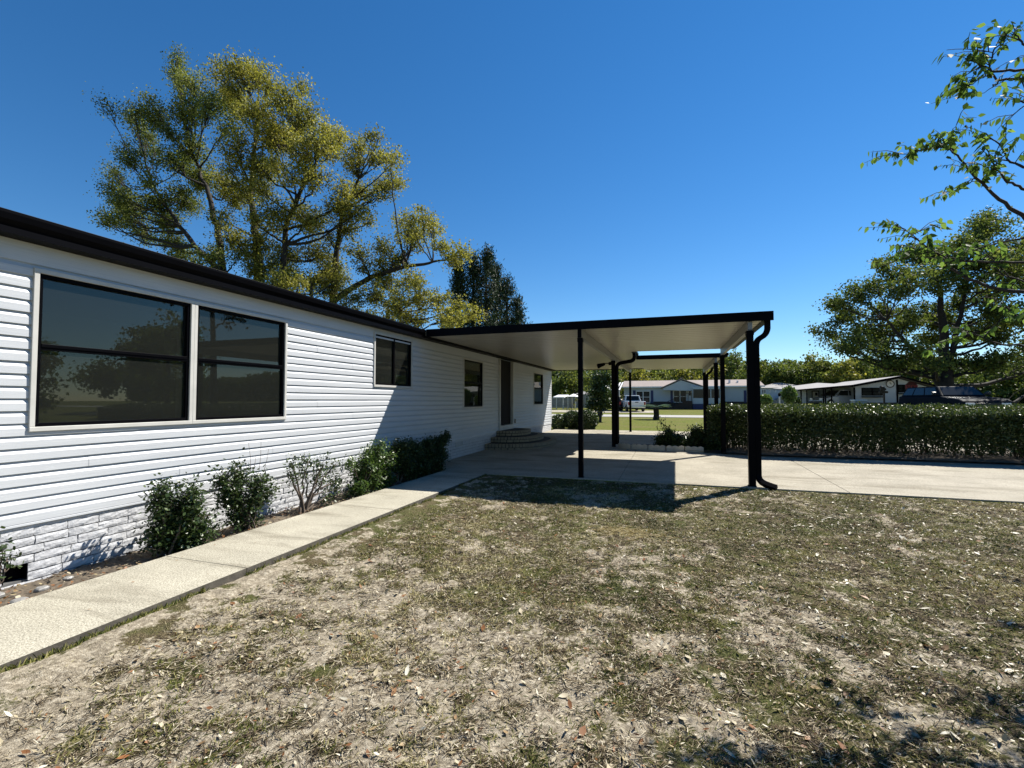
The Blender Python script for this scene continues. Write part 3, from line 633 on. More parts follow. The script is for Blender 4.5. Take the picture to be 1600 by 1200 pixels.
def fold_leaves(x, y, z, L, wr, tint, rng, tilt=.35, az=None):
    n = len(x); az = rng.uniform(0, 2 * np.pi, n) if az is None else az; el = rng.normal(size=n) * tilt; ro = rng.normal(size=n) * tilt
    d = np.stack([np.cos(az) * np.cos(el), np.sin(az) * np.cos(el), np.sin(el)], 1); sd = np.stack([-np.sin(az) * np.cos(ro), np.cos(az) * np.cos(ro), np.sin(ro)], 1); up = np.cross(d, sd)
    B = np.stack([x, y, z], 1); L = L[:, None]; wv = L * wr[:, None]; cup = L * rng.uniform(.05, .22, n)[:, None]
    b = B - d * L * .5; t_ = B + d * L * .5; c = B - up * cup * .6; l1 = B + sd * wv - d * L * .1; r1 = B - sd * wv - d * L * .1; l2 = B + sd * wv * .75 + d * L * .22; r2 = B - sd * wv * .75 + d * L * .22
    V = np.stack([b, r1, r2, t_, l2, l1, c], 1).reshape(-1, 3); i = np.arange(n)[:, None] * 7
    F = np.concatenate([i + np.array([[0, 1, 6, 5]]), i + np.array([[1, 2, 3, 6]]), i + np.array([[5, 6, 3, 4]])]); return V, F, np.repeat(tint, 7)
x, y, r = polar(120000, rng, 1.3, 14, 1.0); pr = .34 + .70 * sstep(-1.0, 2.5, x) * (.35 + .65 * fbm(x, y, .9, 15)); k = rng.random(len(x)) < pr * .62; x, y, r = x[k], y[k], r[k]; n = len(x)
L = rng.uniform(.010, .036, n) * (1 + .035 * r); big = rng.random(n) < .14; L[big] *= 1.9; el_ = rng.uniform(.08, .26, n)
tn = np.clip(.72 + .14 * sstep(.5, 2.5, x) + rng.normal(size=n) * .15, 0, 1); br = rng.random(n) < .16 + .22 * (x < .8); tn[br] = rng.uniform(.12, .60, br.sum())
V, F, T = fold_leaves(x, y, lz(x, y) + .006 + .25 * L * .4, L, el_, tn, rng)
tag(npmesh('leaf_litter', V, F, M['litter'], tint=T), 'pale and brown fallen leaves scattered over the front lawn', 'leaves', kind='stuff')
# litter in the bed, on the path and on the slab edge
n = 1500; x = rng.uniform(-5.45, -4.80, n); y = rng.uniform(.5, 9.4, n); z = -.165 + rng.uniform(0, .02, n); V, F, T = fold_leaves(x, y, z, rng.uniform(.02, .055, n), rng.uniform(.15, .35, n), np.clip(rng.normal(.38, .25, n), 0, 1), rng)
tag(npmesh('leaf_litter', V, F, M['litter'], tint=T), 'brown leaves and chips along the foot of the house wall', 'leaves', kind='stuff')
n = 42; x = rng.uniform(-4.8, -3.9, n); y = rng.uniform(1.5, 9, n); V, F, T = fold_leaves(x, y, np.full(n, -.106), rng.uniform(.012, .03, n), rng.uniform(.15, .3, n), rng.uniform(0, .5, n), rng, .12)
tag(npmesh('leaf_litter', V, F, M['litter'], tint=T), 'few small dry leaves lying on the concrete path', 'leaves', kind='stuff')
rng = np.random.default_rng(23); n = 5200; y = rng.uniform(1.2, 9.5, n); k = fbm(y, y * 0, .5, 61) > .40; y = y[k]; n = len(y); x = -3.775 + np.abs(rng.normal(size=n)) * .035; az = rng.normal(2.9, .9, n); el = rng.uniform(.3, 1.2, n); L = rng.uniform(.03, .08, n); wd = rng.uniform(.0015, .003, n)
d = np.stack([np.cos(az) * np.cos(el), np.sin(az) * np.cos(el), np.sin(el)], 1); sd = np.stack([-np.sin(az), np.cos(az), np.zeros(n)], 1); B = np.stack([x, y, lz(x, y) + .005], 1)
V = np.stack([B - sd * wd[:, None], B + sd * wd[:, None], B + d * (L * .6)[:, None] + sd * (wd * .7)[:, None], B + d * L[:, None] - np.array([0, 0, .2]) * L[:, None]], 1)
tag(npmesh('grass', V.reshape(-1, 3), np.arange(4 * n).reshape(-1, 4), M['grass'], tint=np.repeat(np.clip(rng.normal(.36, .22, n), 0, 1), 4)), 'grass tufts creeping over the edge of the concrete path', 'grass', kind='stuff')
# fallen twigs
tw = MB(); rr = random.Random(9)
for i in range(260):
    q = rr.uniform(1.6, 6.5); a = rr.uniform(-1.1, .75); xx, yy = q * math.sin(a), q * math.cos(a)
    if not -3.7 < xx < 6: continue
    az = rr.uniform(0, 6.28); l_ = rr.uniform(.04, .16); z0 = float(lz(xx, yy)) + .006; p = [(xx, yy, z0), (xx + math.cos(az) * l_ * .5, yy + math.sin(az) * l_ * .5, z0 + rr.uniform(.002, .012)), (xx + math.cos(az + rr.uniform(-.5, .5)) * l_, yy + math.sin(az + rr.uniform(-.4, .4)) * l_, z0 + rr.uniform(0, .006))]
    tw.tube(p, [.0022, .0018, .001], 4)
tag(tw.build('fallen_twigs', M['twig']), 'thin dark twigs strewn over the front lawn', 'twigs', kind='stuff')
# straw patch near the carport shadow
n = 420; p0 = at(982, 822, 6.4); x = rng.normal(.0 + p0[0], .20, n); y = rng.normal(6.1, .13, n); z = lz(x, y) + .012; V, F, T = fold_leaves(x, y, z, rng.uniform(.06, .16, n), np.full(n, .018), rng.uniform(.35, 1, n), rng, .12, az=rng.normal(.25, .45, n))
tag(npmesh('straw', V, F, M['straw'], tint=T), 'little patch of yellow straw in front of the carport shadow', 'straw', kind='stuff')

# ================================================================== SHRUBS ALONG THE WALL
def shrub(name, label, base, stems, lobes, mat, seed, lsize=.042, per=60, sub=40, spread=.05, group='shrubs along the house wall', tint=(.45, .2), w=.34, twr=.35, flat=1.0):
    """several stems rise from the base and spread into leafy lobes"""
    rng = np.random.default_rng(seed); base = np.asarray(base, float); root = empty(name, base, label, 'shrub', group); br = Branches(); Cn = []; TI = []
    for l in lobes:
        c = np.array(l[:3]); r = l[3]; b0 = base + np.array([rng.normal() * .03, rng.normal() * .05, 0]); L = np.linalg.norm(c - b0)
        P = jitter(bez(b0, b0 * .5 + c * .5 + np.array([0, 0, .12 * L]) + rng.normal(size=3) * .05 * L, c, 8), .012, rng); br.tube(P, np.linspace(stems, .0045, 8), 6)
        for i in range(max(3, int(sub * (r / .25) ** 1.5))):
            u = unit(1, rng)[0]; e = c + u * r * rng.uniform(.3, 1.08) * np.array([1, 1, 1.05]); e[2] = max(e[2], base[2] + .03); e[0] = max(e[0], XW + .03) if abs(base[0] - XW) < 1 else e[0]
            q = P[int(rng.integers(3, 8))]; l2 = np.linalg.norm(e - q); Pb = jitter(bez(q, (q + e) / 2 + rng.normal(size=3) * .06 * l2, e, 5), .008, rng); br.tube(Pb, np.linspace(.0045, .0018, 5) * (twr / .35), 4)
            tb = tint[0] + rng.normal() * tint[1] * .6
            m_ = int(per * rng.uniform(.8, 2.4)) ; t_ = rng.uniform(.3, 1.0, m_)[:, None]; cc = q + (e - q) * t_ + rng.normal(size=(m_, 3)) * spread * np.array([1, 1, flat]); Cn.append(cc); TI.append(np.clip(tb + rng.normal(size=m_) * tint[1], 0, 1))
    Cn = np.concatenate(Cn); TI = np.concatenate(TI); k = Cn[:, 2] > base[2] - .01
    if abs(base[0] - XW) < 1: k &= Cn[:, 0] > XW + .03
    Cn, TI = Cn[k], TI[k]; n = len(Cn); az = rng.uniform(0, 6.283, n)
    V, F, T = fold_leaves(Cn[:, 0], Cn[:, 1], Cn[:, 2], lsize * rng.uniform(.6, 1.3, n), np.full(n, w) * rng.uniform(.8, 1.2, n), TI, rng, .6, az)
    br.build('stem', M['twig'], root); npmesh('foliage', V, F, mat, root, tint=T, world=True); return root
def ob(px, py, x_):
    """world point seen at the photo pixel on the plane x = x_"""
    d = (px - 800) / FPX * _r - (py - 600) / FPX * _u + _f; return np.array([0, 0, HC]) + d * (x_ / d[0])
def sl(lst, x_, dx=.10, seed=0, rs=1.0):
    rng = np.random.default_rng(seed); out = []
    for px, py, rp in lst:
        xx = x_ + rng.uniform(-dx, dx); p = ob(px, py, xx); out.append((*p, rp * mpp(p) * rs))
    return out
XB = -5.06
shrub('shrub', 'dense dark round shrub nearest the camera in front of the white bricks', (XB, 3.62, -.18), .014, sl([(255, 765, 22), (300, 765, 22), (262, 800, 32), (300, 805, 32), (250, 835, 26), (290, 840, 34), (322, 830, 20), (270, 852, 20)], XB, seed=1), M['shrub'], 31, per=24, sub=38)
shrub('shrub', 'second dark shrub from the camera with three bare twigs above it', (XB, 4.62, -.18), .013, sl([(345, 745, 18), (372, 738, 22), (405, 750, 20), (355, 775, 24), (390, 780, 26), (415, 770, 16), (370, 810, 24), (395, 805, 20), (345, 755, 12)], XB, seed=2), M['shrub'], 32, per=20, sub=32)
shrub('shrub', 'open airy shrub with thick bare forked stems', (XB, 5.62, -.18), .020, sl([(455, 722, 12), (480, 720, 15), (505, 722, 16), (525, 725, 12), (448, 735, 9), (500, 745, 14), (528, 755, 14), (545, 770, 12), (515, 775, 12), (478, 740, 8)], XB, seed=3), M['shrub'], 33, per=13, sub=22, tint=(.55, .22))
shrub('shrub', 'light green bushy shrub in the sun at the edge of the carport shadow', (XB, 7.0, -.17), .013, sl([(590, 700, 18), (600, 720, 22), (575, 715, 16), (560, 735, 16), (580, 745, 24), (605, 745, 18), (560, 762, 14), (595, 765, 16), (548, 720, 8)], XB, seed=4), M['shrub_light'], 34, per=20, sub=38, lsize=.055, w=.24)
shrub('shrub', 'dark shrub clipped flat on top, just inside the carport shadow', (XB, 8.1, -.16), .014, sl([(625, 700, 17), (645, 698, 16), (628, 722, 20), (650, 722, 20), (640, 745, 18), (615, 715, 14)], XB, seed=5), M['shrub'], 35, per=30, sub=70)
shrub('shrub', 'dark shrub with a raised spiky corner, farthest from the camera in the row', (XB, 9.2, -.15), .014, sl([(668, 697, 14), (685, 692, 13), (697, 682, 7), (672, 715, 17), (690, 712, 13), (680, 732, 14), (660, 735, 12)], XB, seed=6), M['shrub'], 36, per=30, sub=80)
b = MB()
for i, (px, py, px2, py2) in enumerate([(392, 735, 388, 690), (395, 735, 400, 712), (405, 735, 408, 685), (412, 738, 420, 700)]): 
    p, q = ob(px, py, XB), ob(px2, py2, XB); b.tube([p, (p + q) / 2 + np.array([.0, .01, 0]), q], [.003, .0025, .0015], 4)
r0 = [o for o in COL.objects if o.get('label', '').startswith('second dark shrub')][0]; b.build('bare_twig', M['twig'], r0, world=True)
shrub('shrub', 'small weedy plant against the bricks at the left picture edge', (-5.3, 2.42, -.18), .006, [(-5.36, 2.44, .22, .05), (-5.34, 2.40, .30, .035), (-5.36, 2.5, .12, .04)], M['shrub'], 37, per=10, sub=60)
# stones at the foot of the wall
rr = random.Random(3)
for i, (x_, y_, s_) in enumerate([(-5.30, 2.38, .07), (-5.12, 2.62, .045), (-4.98, 2.40, .05), (-5.2, 2.85, .035)]):
    m = MB(); P = [(math.cos(a) * math.cos(e), math.sin(a) * math.cos(e), math.sin(e)) for e in (-.9, -.3, .3, .9) for a in [k * 6.283 / 9 for k in range(9)]]
    P = [(x_ + px * s_ * rr.uniform(.8, 1.1), y_ + py * s_ * 1.35 * rr.uniform(.8, 1.1), -.16 + pz * s_ * .6 * rr.uniform(.8, 1.1)) for px, py, pz in P]
    m.add(P, [(r * 9 + k, r * 9 + (k + 1) % 9, (r + 1) * 9 + (k + 1) % 9, (r + 1) * 9 + k) for r in range(3) for k in range(9)] + [tuple(range(27, 36))]); tag(m.build('stone', M['beam'], bevel=.004), ['grey stone below the black vent hole', 'small stone between the vent hole and the path', 'flat stone on the path edge at the left', 'smallest stone, farthest along the brick wall'][i], 'stone', 'stones at the foot of the wall')

# ================================================================== HEDGE AND BED SHRUBS
def hedge_mesh():
    rng = np.random.default_rng(44); x0, x1, y0, y1 = 1.12, 13.5, 15.15, 16.6; fy_ = lambda x: 15.15 - .80 * sstep(1.3, 2.7, x); root = empty('hedge', (7, 15.8, -.03), 'long dark clipped hedge with a flat top behind the driveway', 'hedge'); br = Branches(); Cn = []; TI = []
    top = lambda x, y: 1.19 + .26 * (fbm(x, y, .85, 8) - .5) + .09 * np.exp(-((y - 15.7) / .7) ** 2) - .10 * sstep(.35, .0, y - fy_(x)) + .015 * x / 8
    # shell: top, front, back, left end
    n = 66000; x = rng.uniform(x0, x1, n); y = fy_(x) + (y1 - fy_(x)) * rng.random(n); z = top(x, y) - np.abs(rng.normal(size=n)) * .10; Cn.append(np.stack([x, y, z + rng.normal(size=n) * .02], 1)); TI.append(np.clip(.66 + rng.normal(size=n) * .2, 0, 1))
    n = 62000; x = rng.uniform(x0, x1, n); z = .12 + (1.15 - .12) * rng.random(n) ** .7; bul = .34 * (fbm(x, z, .8, 12) - .5); y = fy_(x) + .05 + bul + np.abs(rng.normal(size=n)) * .12 + .25 * sstep(.55, .1, z); k = rng.random(n) < 1 - .80 * sstep(.52, .66, fbm(x, z * .6, .62, 19)) * sstep(.62, .36, z); Cn.append(np.stack([x, y, z], 1)[k]); TI.append(np.clip(.42 + rng.normal(size=n) * .2, 0, 1)[k])
    n = 12000; x = rng.uniform(x0, x1, n); z = .2 + .95 * rng.random(n); y = y1 - np.abs(rng.normal(size=n)) * .10; Cn.append(np.stack([x, y, z], 1)); TI.append(np.clip(.4 + rng.normal(size=n) * .2, 0, 1))
    n = 9000; y = rng.uniform(y0, y1, n); z = .15 + 1.0 * rng.random(n) ** .8; x = x0 + np.abs(rng.normal(size=n)) * .12; Cn.append(np.stack([x, y, z], 1)); TI.append(np.clip(.5 + rng.normal(size=n) * .2, 0, 1))
    n = 22000; x = rng.uniform(x0, x1, n); y = fy_(x) + .1 + (y1 - .2 - fy_(x)) * rng.random(n); z = rng.uniform(.12, 1.05, n); Cn.append(np.stack([x, y, z], 1)); TI.append(np.clip(.3 + rng.normal(size=n) * .2, 0, 1))
    for i in range(150):
        bx = rng.uniform(x0 + .1, x1 - .1); by = rng.uniform(15.2, 16.1)
        for k in range(3):
            e = np.array([bx + rng.normal() * .22, by + rng.normal() * .25, rng.uniform(.5, .95)]); br.tube(jitter(bez(np.array([bx, by, -.05]), np.array([bx + rng.normal() * .08, by, .35]), e, 6), .015, rng), np.linspace(.014, .006, 6), 4)
    Cn = np.concatenate(Cn); TI = np.concatenate(TI); V, F = leaf_quads(Cn, .062, rng, .33); br.build('stem', M['twig'], root); npmesh('foliage', V, F, M['hedge'], root, tint=np.repeat(TI, 4), world=True)
hedge_mesh()
bz = -.03
def gsh(name, label, px, py_list, Y, mat, seed, group='low shrubs in the carport bed', **kw):
    lob = plobes(py_list, Y, np.random.default_rng(seed), .12); cx = np.mean([l[0] for l in lob]); return shrub(name, label, (cx, Y, bz), .010, lob, mat, seed, group=group, **kw)
gsh('shrub', 'low dark shrub with bare flower stalks beside the scalloped edging', 1045, [(1033, 690, 13), (1045, 678, 12), (1060, 686, 14), (1050, 696, 13), (1034, 698, 10), (1066, 697, 10)], 15.3, M['shrub'], 51, per=22, sub=60, lsize=.055)
gsh('shrub', 'low dark shrub between the flower stalks and the long hedge', 1088, [(1076, 688, 13), (1088, 674, 12), (1099, 684, 13), (1085, 697, 13), (1100, 698, 12)], 15.4, M['shrub'], 52, per=22, sub=60, lsize=.055)
gsh('shrub', 'thin shrub tucked against the left end of the hedge', 1115, [(1112, 688, 11), (1122, 697, 11), (1108, 699, 10)], 15.1, M['shrub'], 53, per=18, sub=45, lsize=.05)
st = empty('flower_stalks', (*at(1038, 690, 15.4)[:2], 0), 'bare upright flower stalks with seed heads beside the scalloped edging', 'plant'); rr = random.Random(5); m = MB(); lf = []
for i in range(11):
    b0 = at(1030 + rr.uniform(0, 20), 690, 15.4); p = at(1024 + i * 2.6 + rr.uniform(-2, 2), rr.uniform(644, 672), 15.4); p[1] += rr.uniform(-.2, .2); m.tube([b0, (b0 + p) / 2 + np.array([rr.uniform(-.05, .05), 0, 0]), p], [.006, .005, .003], 4)
    for k in range(7): q = b0 + (p - b0) * rr.uniform(.35, 1.0); lf.append(q + np.array([rr.gauss(0, .03), rr.gauss(0, .03), rr.gauss(0, .02)]))
m.build('stalk', M['twig'], st, world=True); V, F = leaf_quads(np.array(lf), .075, np.random.default_rng(8), .3); npmesh('leaves', V, F, M['shrub_light'], st, tint=np.full(len(V), .4), world=True)
# scalloped edging blocks along a curve
ep = bez(np.array([-1.60, 15.42]), np.array([-1.45, 14.95]), np.array([.9, 14.80]), 60); sL = np.concatenate([[0], np.cumsum(np.linalg.norm(np.diff(ep, axis=0), axis=1))]); NB = 5
lab = ['curved end edging block at the foot of the spout post', 'edging block second from the spout post', 'middle edging block of the scalloped border', 'edging block second from the shrubs', 'edging block half hidden by the low shrubs']
for i in range(NB):
    a, b = sL[-1] * i / NB + .012, sL[-1] * (i + 1) / NB - .012; m = MB(); K = 13; top = []; bot = []
    for j in range(K):
        s_ = a + (b - a) * j / (K - 1); p = np.array([np.interp(s_, sL, ep[:, 0]), np.interp(s_, sL, ep[:, 1])]); h = .085 + .035 * abs(math.sin(math.pi * 3 * j / (K - 1))); top.append((p[0], p[1], h)); 
    V = [];
    for x_, y_, h in top: V += [(x_, y_, -.07), (x_, y_, h), (x_, y_ + .055, h), (x_, y_ + .055, -.07)]
    m.add(V, [(4 * j + k, 4 * j + 4 + k, 4 * j + 4 + (k + 1) % 4, 4 * j + (k + 1) % 4) for j in range(K - 1) for k in range(4)] + [(3, 2, 1, 0), (4 * K - 4, 4 * K - 3, 4 * K - 2, 4 * K - 1)])
    tag(m.build('edging_block', M['edging'], bevel=.004), lab[i], 'edging', 'scalloped concrete edging blocks')
# clipped bushes at the far corner of the house
def ball(label, px, py, rp, Y, mat, seed, group, n=5200, ls=.075, sq=.9, tint=.45):
    rng = np.random.default_rng(seed); c = at(px, py, Y); R_ = rp * mpp(c); root = empty('bush', (c[0], c[1], float(gz(c[0], c[1]))), label, 'bush', group); u = unit(n, rng); rad = R_ * (1 - np.abs(rng.normal(size=n)) * .16) * (1 + .12 * (vnoise(u[:, 0] * 3, u[:, 1] * 3 + u[:, 2] * 2, 1, seed) - .5))
    Cn = c + u * rad[:, None] * np.array([1, 1, sq]); k = Cn[:, 2] > float(gz(c[0], c[1])) + .02; Cn = Cn[k]; V, F = leaf_quads(Cn, ls, rng, .35); T = np.clip(tint + rng.normal(size=len(Cn)) * .2, 0, 1)
    br = Branches()
    for i in range(7): br.tube(jitter(bez(np.array([c[0], c[1], float(gz(c[0], c[1]))]), np.array([c[0], c[1], c[2]]), c + unit(1, rng)[0] * R_ * .8, 6), .02, rng), np.linspace(.03, .01, 6), 4)
    br.build('stem', M['twig'], root); npmesh('foliage', V, F, mat, root, tint=np.repeat(T, 4), world=True); return root
g_ = 'clipped bushes past the far house corner'
ball('small loose bush touching the far corner of the house', 873, 660, 14, 23.6, M['shrub'], 61, g_, 2600)
ball('large round clipped bush past the far house corner', 916, 657, 19, 23.8, M['shrub'], 62, g_, 6000)
ball('middle clipped bush between the loose bush and the large round one', 895, 656, 16, 23.9, M['shrub'], 63, g_, 4200)
gsh('shrub', 'thin yellowish open shrub above the clipped bushes', 890, [(884, 628, 6), (893, 632, 7), (886, 640, 6), (899, 624, 4)], 28, M['oak_yellow'], 64, group=None, per=9, sub=8, lsize=.10)
#NEXT

# ================================================================== TREES
rg = np.random.default_rng(77); YA = 19.5
def trunkpts(l, Y, dy=0): return [at(px, py, Y + dy * i) for i, (px, py) in enumerate(l)]
def basepx(px, Y): p = at(px, 640, Y); return np.array([p[0], p[1], float(gz(p[0], p[1]))])
# big oak pair behind the house
b1 = basepx(345, YA)
make_tree('oak_tree', 'tall loose green oak behind the house, leaning left', 'tree', 'oaks behind the house', b1,
    [([b1, *trunkpts([(350, 430), (340, 360), (325, 300), (300, 240)], YA)], .26, .07), ([at(350, 430, YA), *trunkpts([(305, 385), (265, 330), (240, 290)], YA, -.2)], .17, .05)],
    plobes([(276, 112, 22, .55), (300, 125, 30, .55), (330, 165, 36, .6), (290, 175, 34, .5), (240, 185, 30, .45), (205, 185, 22, .4), (225, 215, 26, .45), (255, 250, 34, .45), (300, 235, 40, .5), (180, 280, 20, .4), (170, 300, 20, .4), (200, 320, 28, .35), (170, 345, 18, .4), (240, 320, 36, .35), (220, 365, 32, .35), (290, 320, 40, .4), (270, 385, 36, .4), (330, 400, 30, .4), (320, 280, 34, .5), (205, 255, 16, .4)], YA, rg, 2.0),  # lobe tint lightens toward top and right: sunlit side painted into the leaves
    M['oak_green'], M['bark_dark'], sub=19, per=84, lsize=.102, spread=.27, seed=101, sat=2, tint=(.45, .22))
b2 = basepx(408, YA + 1)
make_tree('oak_tree', 'tallest yellow green oak standing behind the house roof', 'tree', 'oaks behind the house', b2,
    [([b2, *trunkpts([(405, 440), (400, 370), (392, 310), (398, 240), (405, 180)], YA + 1)], .30, .06), ([basepx(436, YA + 1), *trunkpts([(440, 450), (447, 350), (475, 290), (500, 240)], YA + 1)], .22, .05)],
    plobes([(345, 115, 28, .6), (385, 115, 32, .65), (420, 130, 34, .7), (455, 160, 34, .6), (482, 180, 26, .4), (360, 160, 36, .6), (400, 180, 42, .65), (440, 210, 40, .65), (370, 230, 42, .5), (420, 270, 40, .6), (470, 240, 36, .7), (500, 225, 28, .6), (530, 220, 24, .8), (500, 280, 38, .65), (370, 310, 38, .45), (430, 330, 42, .5), (480, 340, 44, .5), (400, 390, 38, .45), (450, 400, 42, .5), (500, 400, 40, .5), (350, 370, 34, .4), (530, 320, 30, .5), (445, 440, 30, .5)], YA + 1, rg, 2.2),  # sunlight painted into the lobe tints, lighter at the top and right
    M['oak_yellow'], M['bark_dark'], sub=18, per=84, lsize=.104, spread=.28, seed=102, sat=2, tint=(.5, .22))
b3 = basepx(520, YA + 3)
make_tree('oak_tree', 'yellow green oak reaching a long bare limb right over the carport end', 'tree', 'oaks behind the house', b3,
    [([b3, *trunkpts([(520, 470), (525, 400), (535, 330), (560, 280)], YA + 3)], .26, .06), ([at(520, 470, YA + 3), *trunkpts([(565, 440), (625, 418), (665, 412), (700, 405)], YA + 3)], .18, .04)],
    plobes([(562, 222, 17, .5), (580, 210, 12, .4), (590, 245, 24, .65), (620, 248, 16, .6), (555, 260, 26, .65), (540, 300, 28, .6), (598, 290, 22, .45), (625, 288, 16, .5), (605, 305, 14, .35), (570, 330, 18, .4), (565, 300, 20, .5), (540, 360, 30, .45), (560, 395, 26, .4), (600, 385, 24, .4), (640, 345, 26, .65), (660, 335, 20, .7), (678, 358, 20, .7), (650, 378, 24, .5), (685, 385, 14, .5), (630, 400, 18, .4), (705, 398, 12, .6), (722, 395, 10, .6), (600, 420, 26, .4), (520, 430, 32, .5)], YA + 3, rg, 1.6),  # upper and right lobes tinted lighter, undersides darker: sun and shade in leaf colour
    M['oak_yellow'], M['bark_dark'], sub=18, per=84, lsize=.104, spread=.25, seed=103, sat=1, tint=(.5, .2))
def simple(name, label, Y, px, top, lobes, mat, seed, group, lsize, per=70, sub=9, spread=.3, tint=(.5, .2), tr=.18, dy=1.5, bark=None, cat='tree'):
    b = basepx(px, Y); t_ = at(px + (seed % 5 - 2) * 2, top, Y); m_ = (b + t_) / 2; m_[0] += .2
    return make_tree(name, label, cat, group, b, [([b, m_, t_], tr, tr * .35)], plobes(lobes, Y, np.random.default_rng(seed), dy), mat, bark or M['bark_dark'], sub=sub, per=per, lsize=lsize, spread=spread, seed=seed, tint=tint)
simple('oak_tree', 'low round mustard yellow tree just above the roof, left of the dark conifer', 22, 620, 470, [(600, 440, 28), (640, 440, 28), (575, 460, 30), (620, 475, 34), (665, 460, 30), (690, 470, 24), (650, 495, 36), (700, 495, 26), (560, 490, 28), (725, 478, 14), (715, 500, 18), (740, 490, 14), (600, 500, 30)], M['oak_yellow'], 104, 'oaks behind the house', .10, per=120, sub=13, spread=.2, tint=(.6, .2), dy=1.2)
simple('oak_tree', 'muted green tree rising low behind the middle of the house', 21, 490, 440, [(480, 450, 30), (520, 455, 30), (450, 460, 26), (545, 470, 26), (500, 480, 26), (420, 440, 22), (530, 440, 22)], M['oak_yellow'], 105, 'oaks behind the house', .10, per=110, sub=12, spread=.22, tint=(.35, .2), dy=1.2)
# dark conifer
def conifer(label, Y, spires, seed):
    rng = np.random.default_rng(seed); b = basepx(spires[0][0], Y); root = empty('cedar_tree', b, label, 'tree', 'dark cedars behind the house'); br = Branches(); Cn = []
    for px, top, wpx in spires:
        p = at(px, top, Y + rng.uniform(-1, 1)); bb = np.array([p[0], p[1], b[2]]); Hh = p[2] - bb[2]; Wd = wpx * mpp(p); br.tube(np.stack([bb, (bb + p) / 2, p]), np.array([.22, .14, .03]), 7)
        nb = int(Hh * 15)
        for i in range(nb):
            f = rng.random() ** .8; z = bb[2] + Hh * (.15 + .85 * f); rad = Wd * (1 - f) ** .75 * rng.uniform(.55, 1.1) + .10; a = rng.uniform(0, 6.283); s0 = np.array([bb[0], bb[1], z]); e = s0 + np.array([math.cos(a) * rad, math.sin(a) * rad, rad * .35]); br.tube(np.stack([s0, (s0 + e) / 2 - np.array([0, 0, .05 * rad]), e]), np.array([.03, .02, .008]), 3)
            m_ = 46; t_ = rng.uniform(.25, 1.05, m_)[:, None]; Cn.append(s0 + (e - s0) * t_ + rng.normal(size=(m_, 3)) * np.array([.16, .16, .20]))
    Cn = np.concatenate(Cn); n = len(Cn); V, F = leaf_quads(Cn, .20, rng, .13, droop=-.9); T = np.clip(.45 + rng.normal(size=n) * .22, 0, 1); br.build('trunk', M['bark_dark'], root); npmesh('crown', V, F, M['conifer'], root, tint=np.repeat(T, 4), world=True)
conifer('dark cedar with a spiky top, taller of the two behind the house', 27, [(760, 392, 56), (740, 402, 46), (716, 414, 36)], 111)
conifer('lower dark cedar sloping down to the carport roof', 29, [(792, 436, 50), (776, 420, 38), (808, 466, 32)], 112)
# big spreading oak on the right
YR = 37; br_ = basepx(1474, YR)
make_tree('oak_tree', 'large dark spreading oak with a thick trunk behind the dark wagon', 'tree', None, br_,
    [([br_, *trunkpts([(1478, 600), (1476, 540), (1470, 480), (1462, 430)], YR)], .46, .07), ([at(1478, 600, YR), *trunkpts([(1492, 530), (1506, 470), (1512, 410)], YR)], .20, .05), ([at(1478, 612, YR), *trunkpts([(1450, 575), (1420, 540), (1385, 500)], YR)], .26, .07)],
    plobes([(1310, 495, 24), (1290, 525, 18), (1300, 470, 16), (1335, 520, 28), (1340, 465, 24), (1365, 445, 26), (1390, 420, 26), (1375, 490, 30), (1420, 400, 26), (1455, 395, 28), (1415, 450, 32), (1460, 440, 34), (1500, 390, 26), (1540, 350, 26), (1530, 365, 24), (1560, 345, 20), (1500, 430, 28), (1545, 410, 32), (1590, 390, 34), (1420, 500, 34), (1380, 530, 32), (1460, 500, 34), (1500, 480, 30), (1550, 460, 34), (1590, 440, 34), (1340, 550, 26), (1390, 565, 28), (1430, 555, 30), (1450, 530, 28), (1520, 520, 28), (1560, 510, 34), (1600, 490, 36), (1535, 565, 26), (1580, 560, 32), (1640, 420, 50), (1650, 500, 50), (1640, 560, 40), (1670, 360, 40), (1310, 545, 16)], YR, rg, 3.2),
    M['oak_dark'], M['bark_dark'], sub=11, per=100, lsize=.155, spread=.33, seed=120, sat=1, tint=(.42, .22), limb_r=.13)
# tree line behind the far houses
FT = [ # px, top, half-width px, Y, material, tint
 (872, 590, 16, 84, 'oak_dark', .5), (898, 574, 20, 82, 'oak_green', .45), (925, 570, 22, 88, 'oak_green', .4), (950, 560, 20, 86, 'oak_dark', .5), (1000, 572, 24, 84, 'oak_yellow', .5), (1035, 575, 24, 86, 'oak_green', .5), (1065, 570, 26, 84, 'oak_yellow', .4), (1095, 566, 24, 88, 'oak_green', .4), (1120, 568, 18, 84, 'oak_yellow', .7),
 (1150, 548, 24, 86, 'oak_dark', .45), (1178, 556, 24, 90, 'oak_green', .45), (1212, 560, 26, 88, 'oak_dark', .6), (1240, 566, 24, 86, 'oak_dark', .5), (1272, 552, 26, 86, 'oak_green', .5), (1300, 566, 26, 84, 'oak_green', .5), (1322, 562, 22, 82, 'oak_yellow', .75), (1350, 560, 30, 84, 'oak_dark', .5), (1392, 562, 32, 84, 'oak_dark', .4), (1430, 560, 34, 86, 'oak_green', .35), (1545, 562, 40, 80, 'oak_dark', .35), (1600, 560, 44, 80, 'oak_dark', .4), (1660, 550, 60, 80, 'oak_green', .4), (980, 566, 20, 92, 'oak_dark', .5), (840, 585, 24, 86, 'oak_dark', .45)]
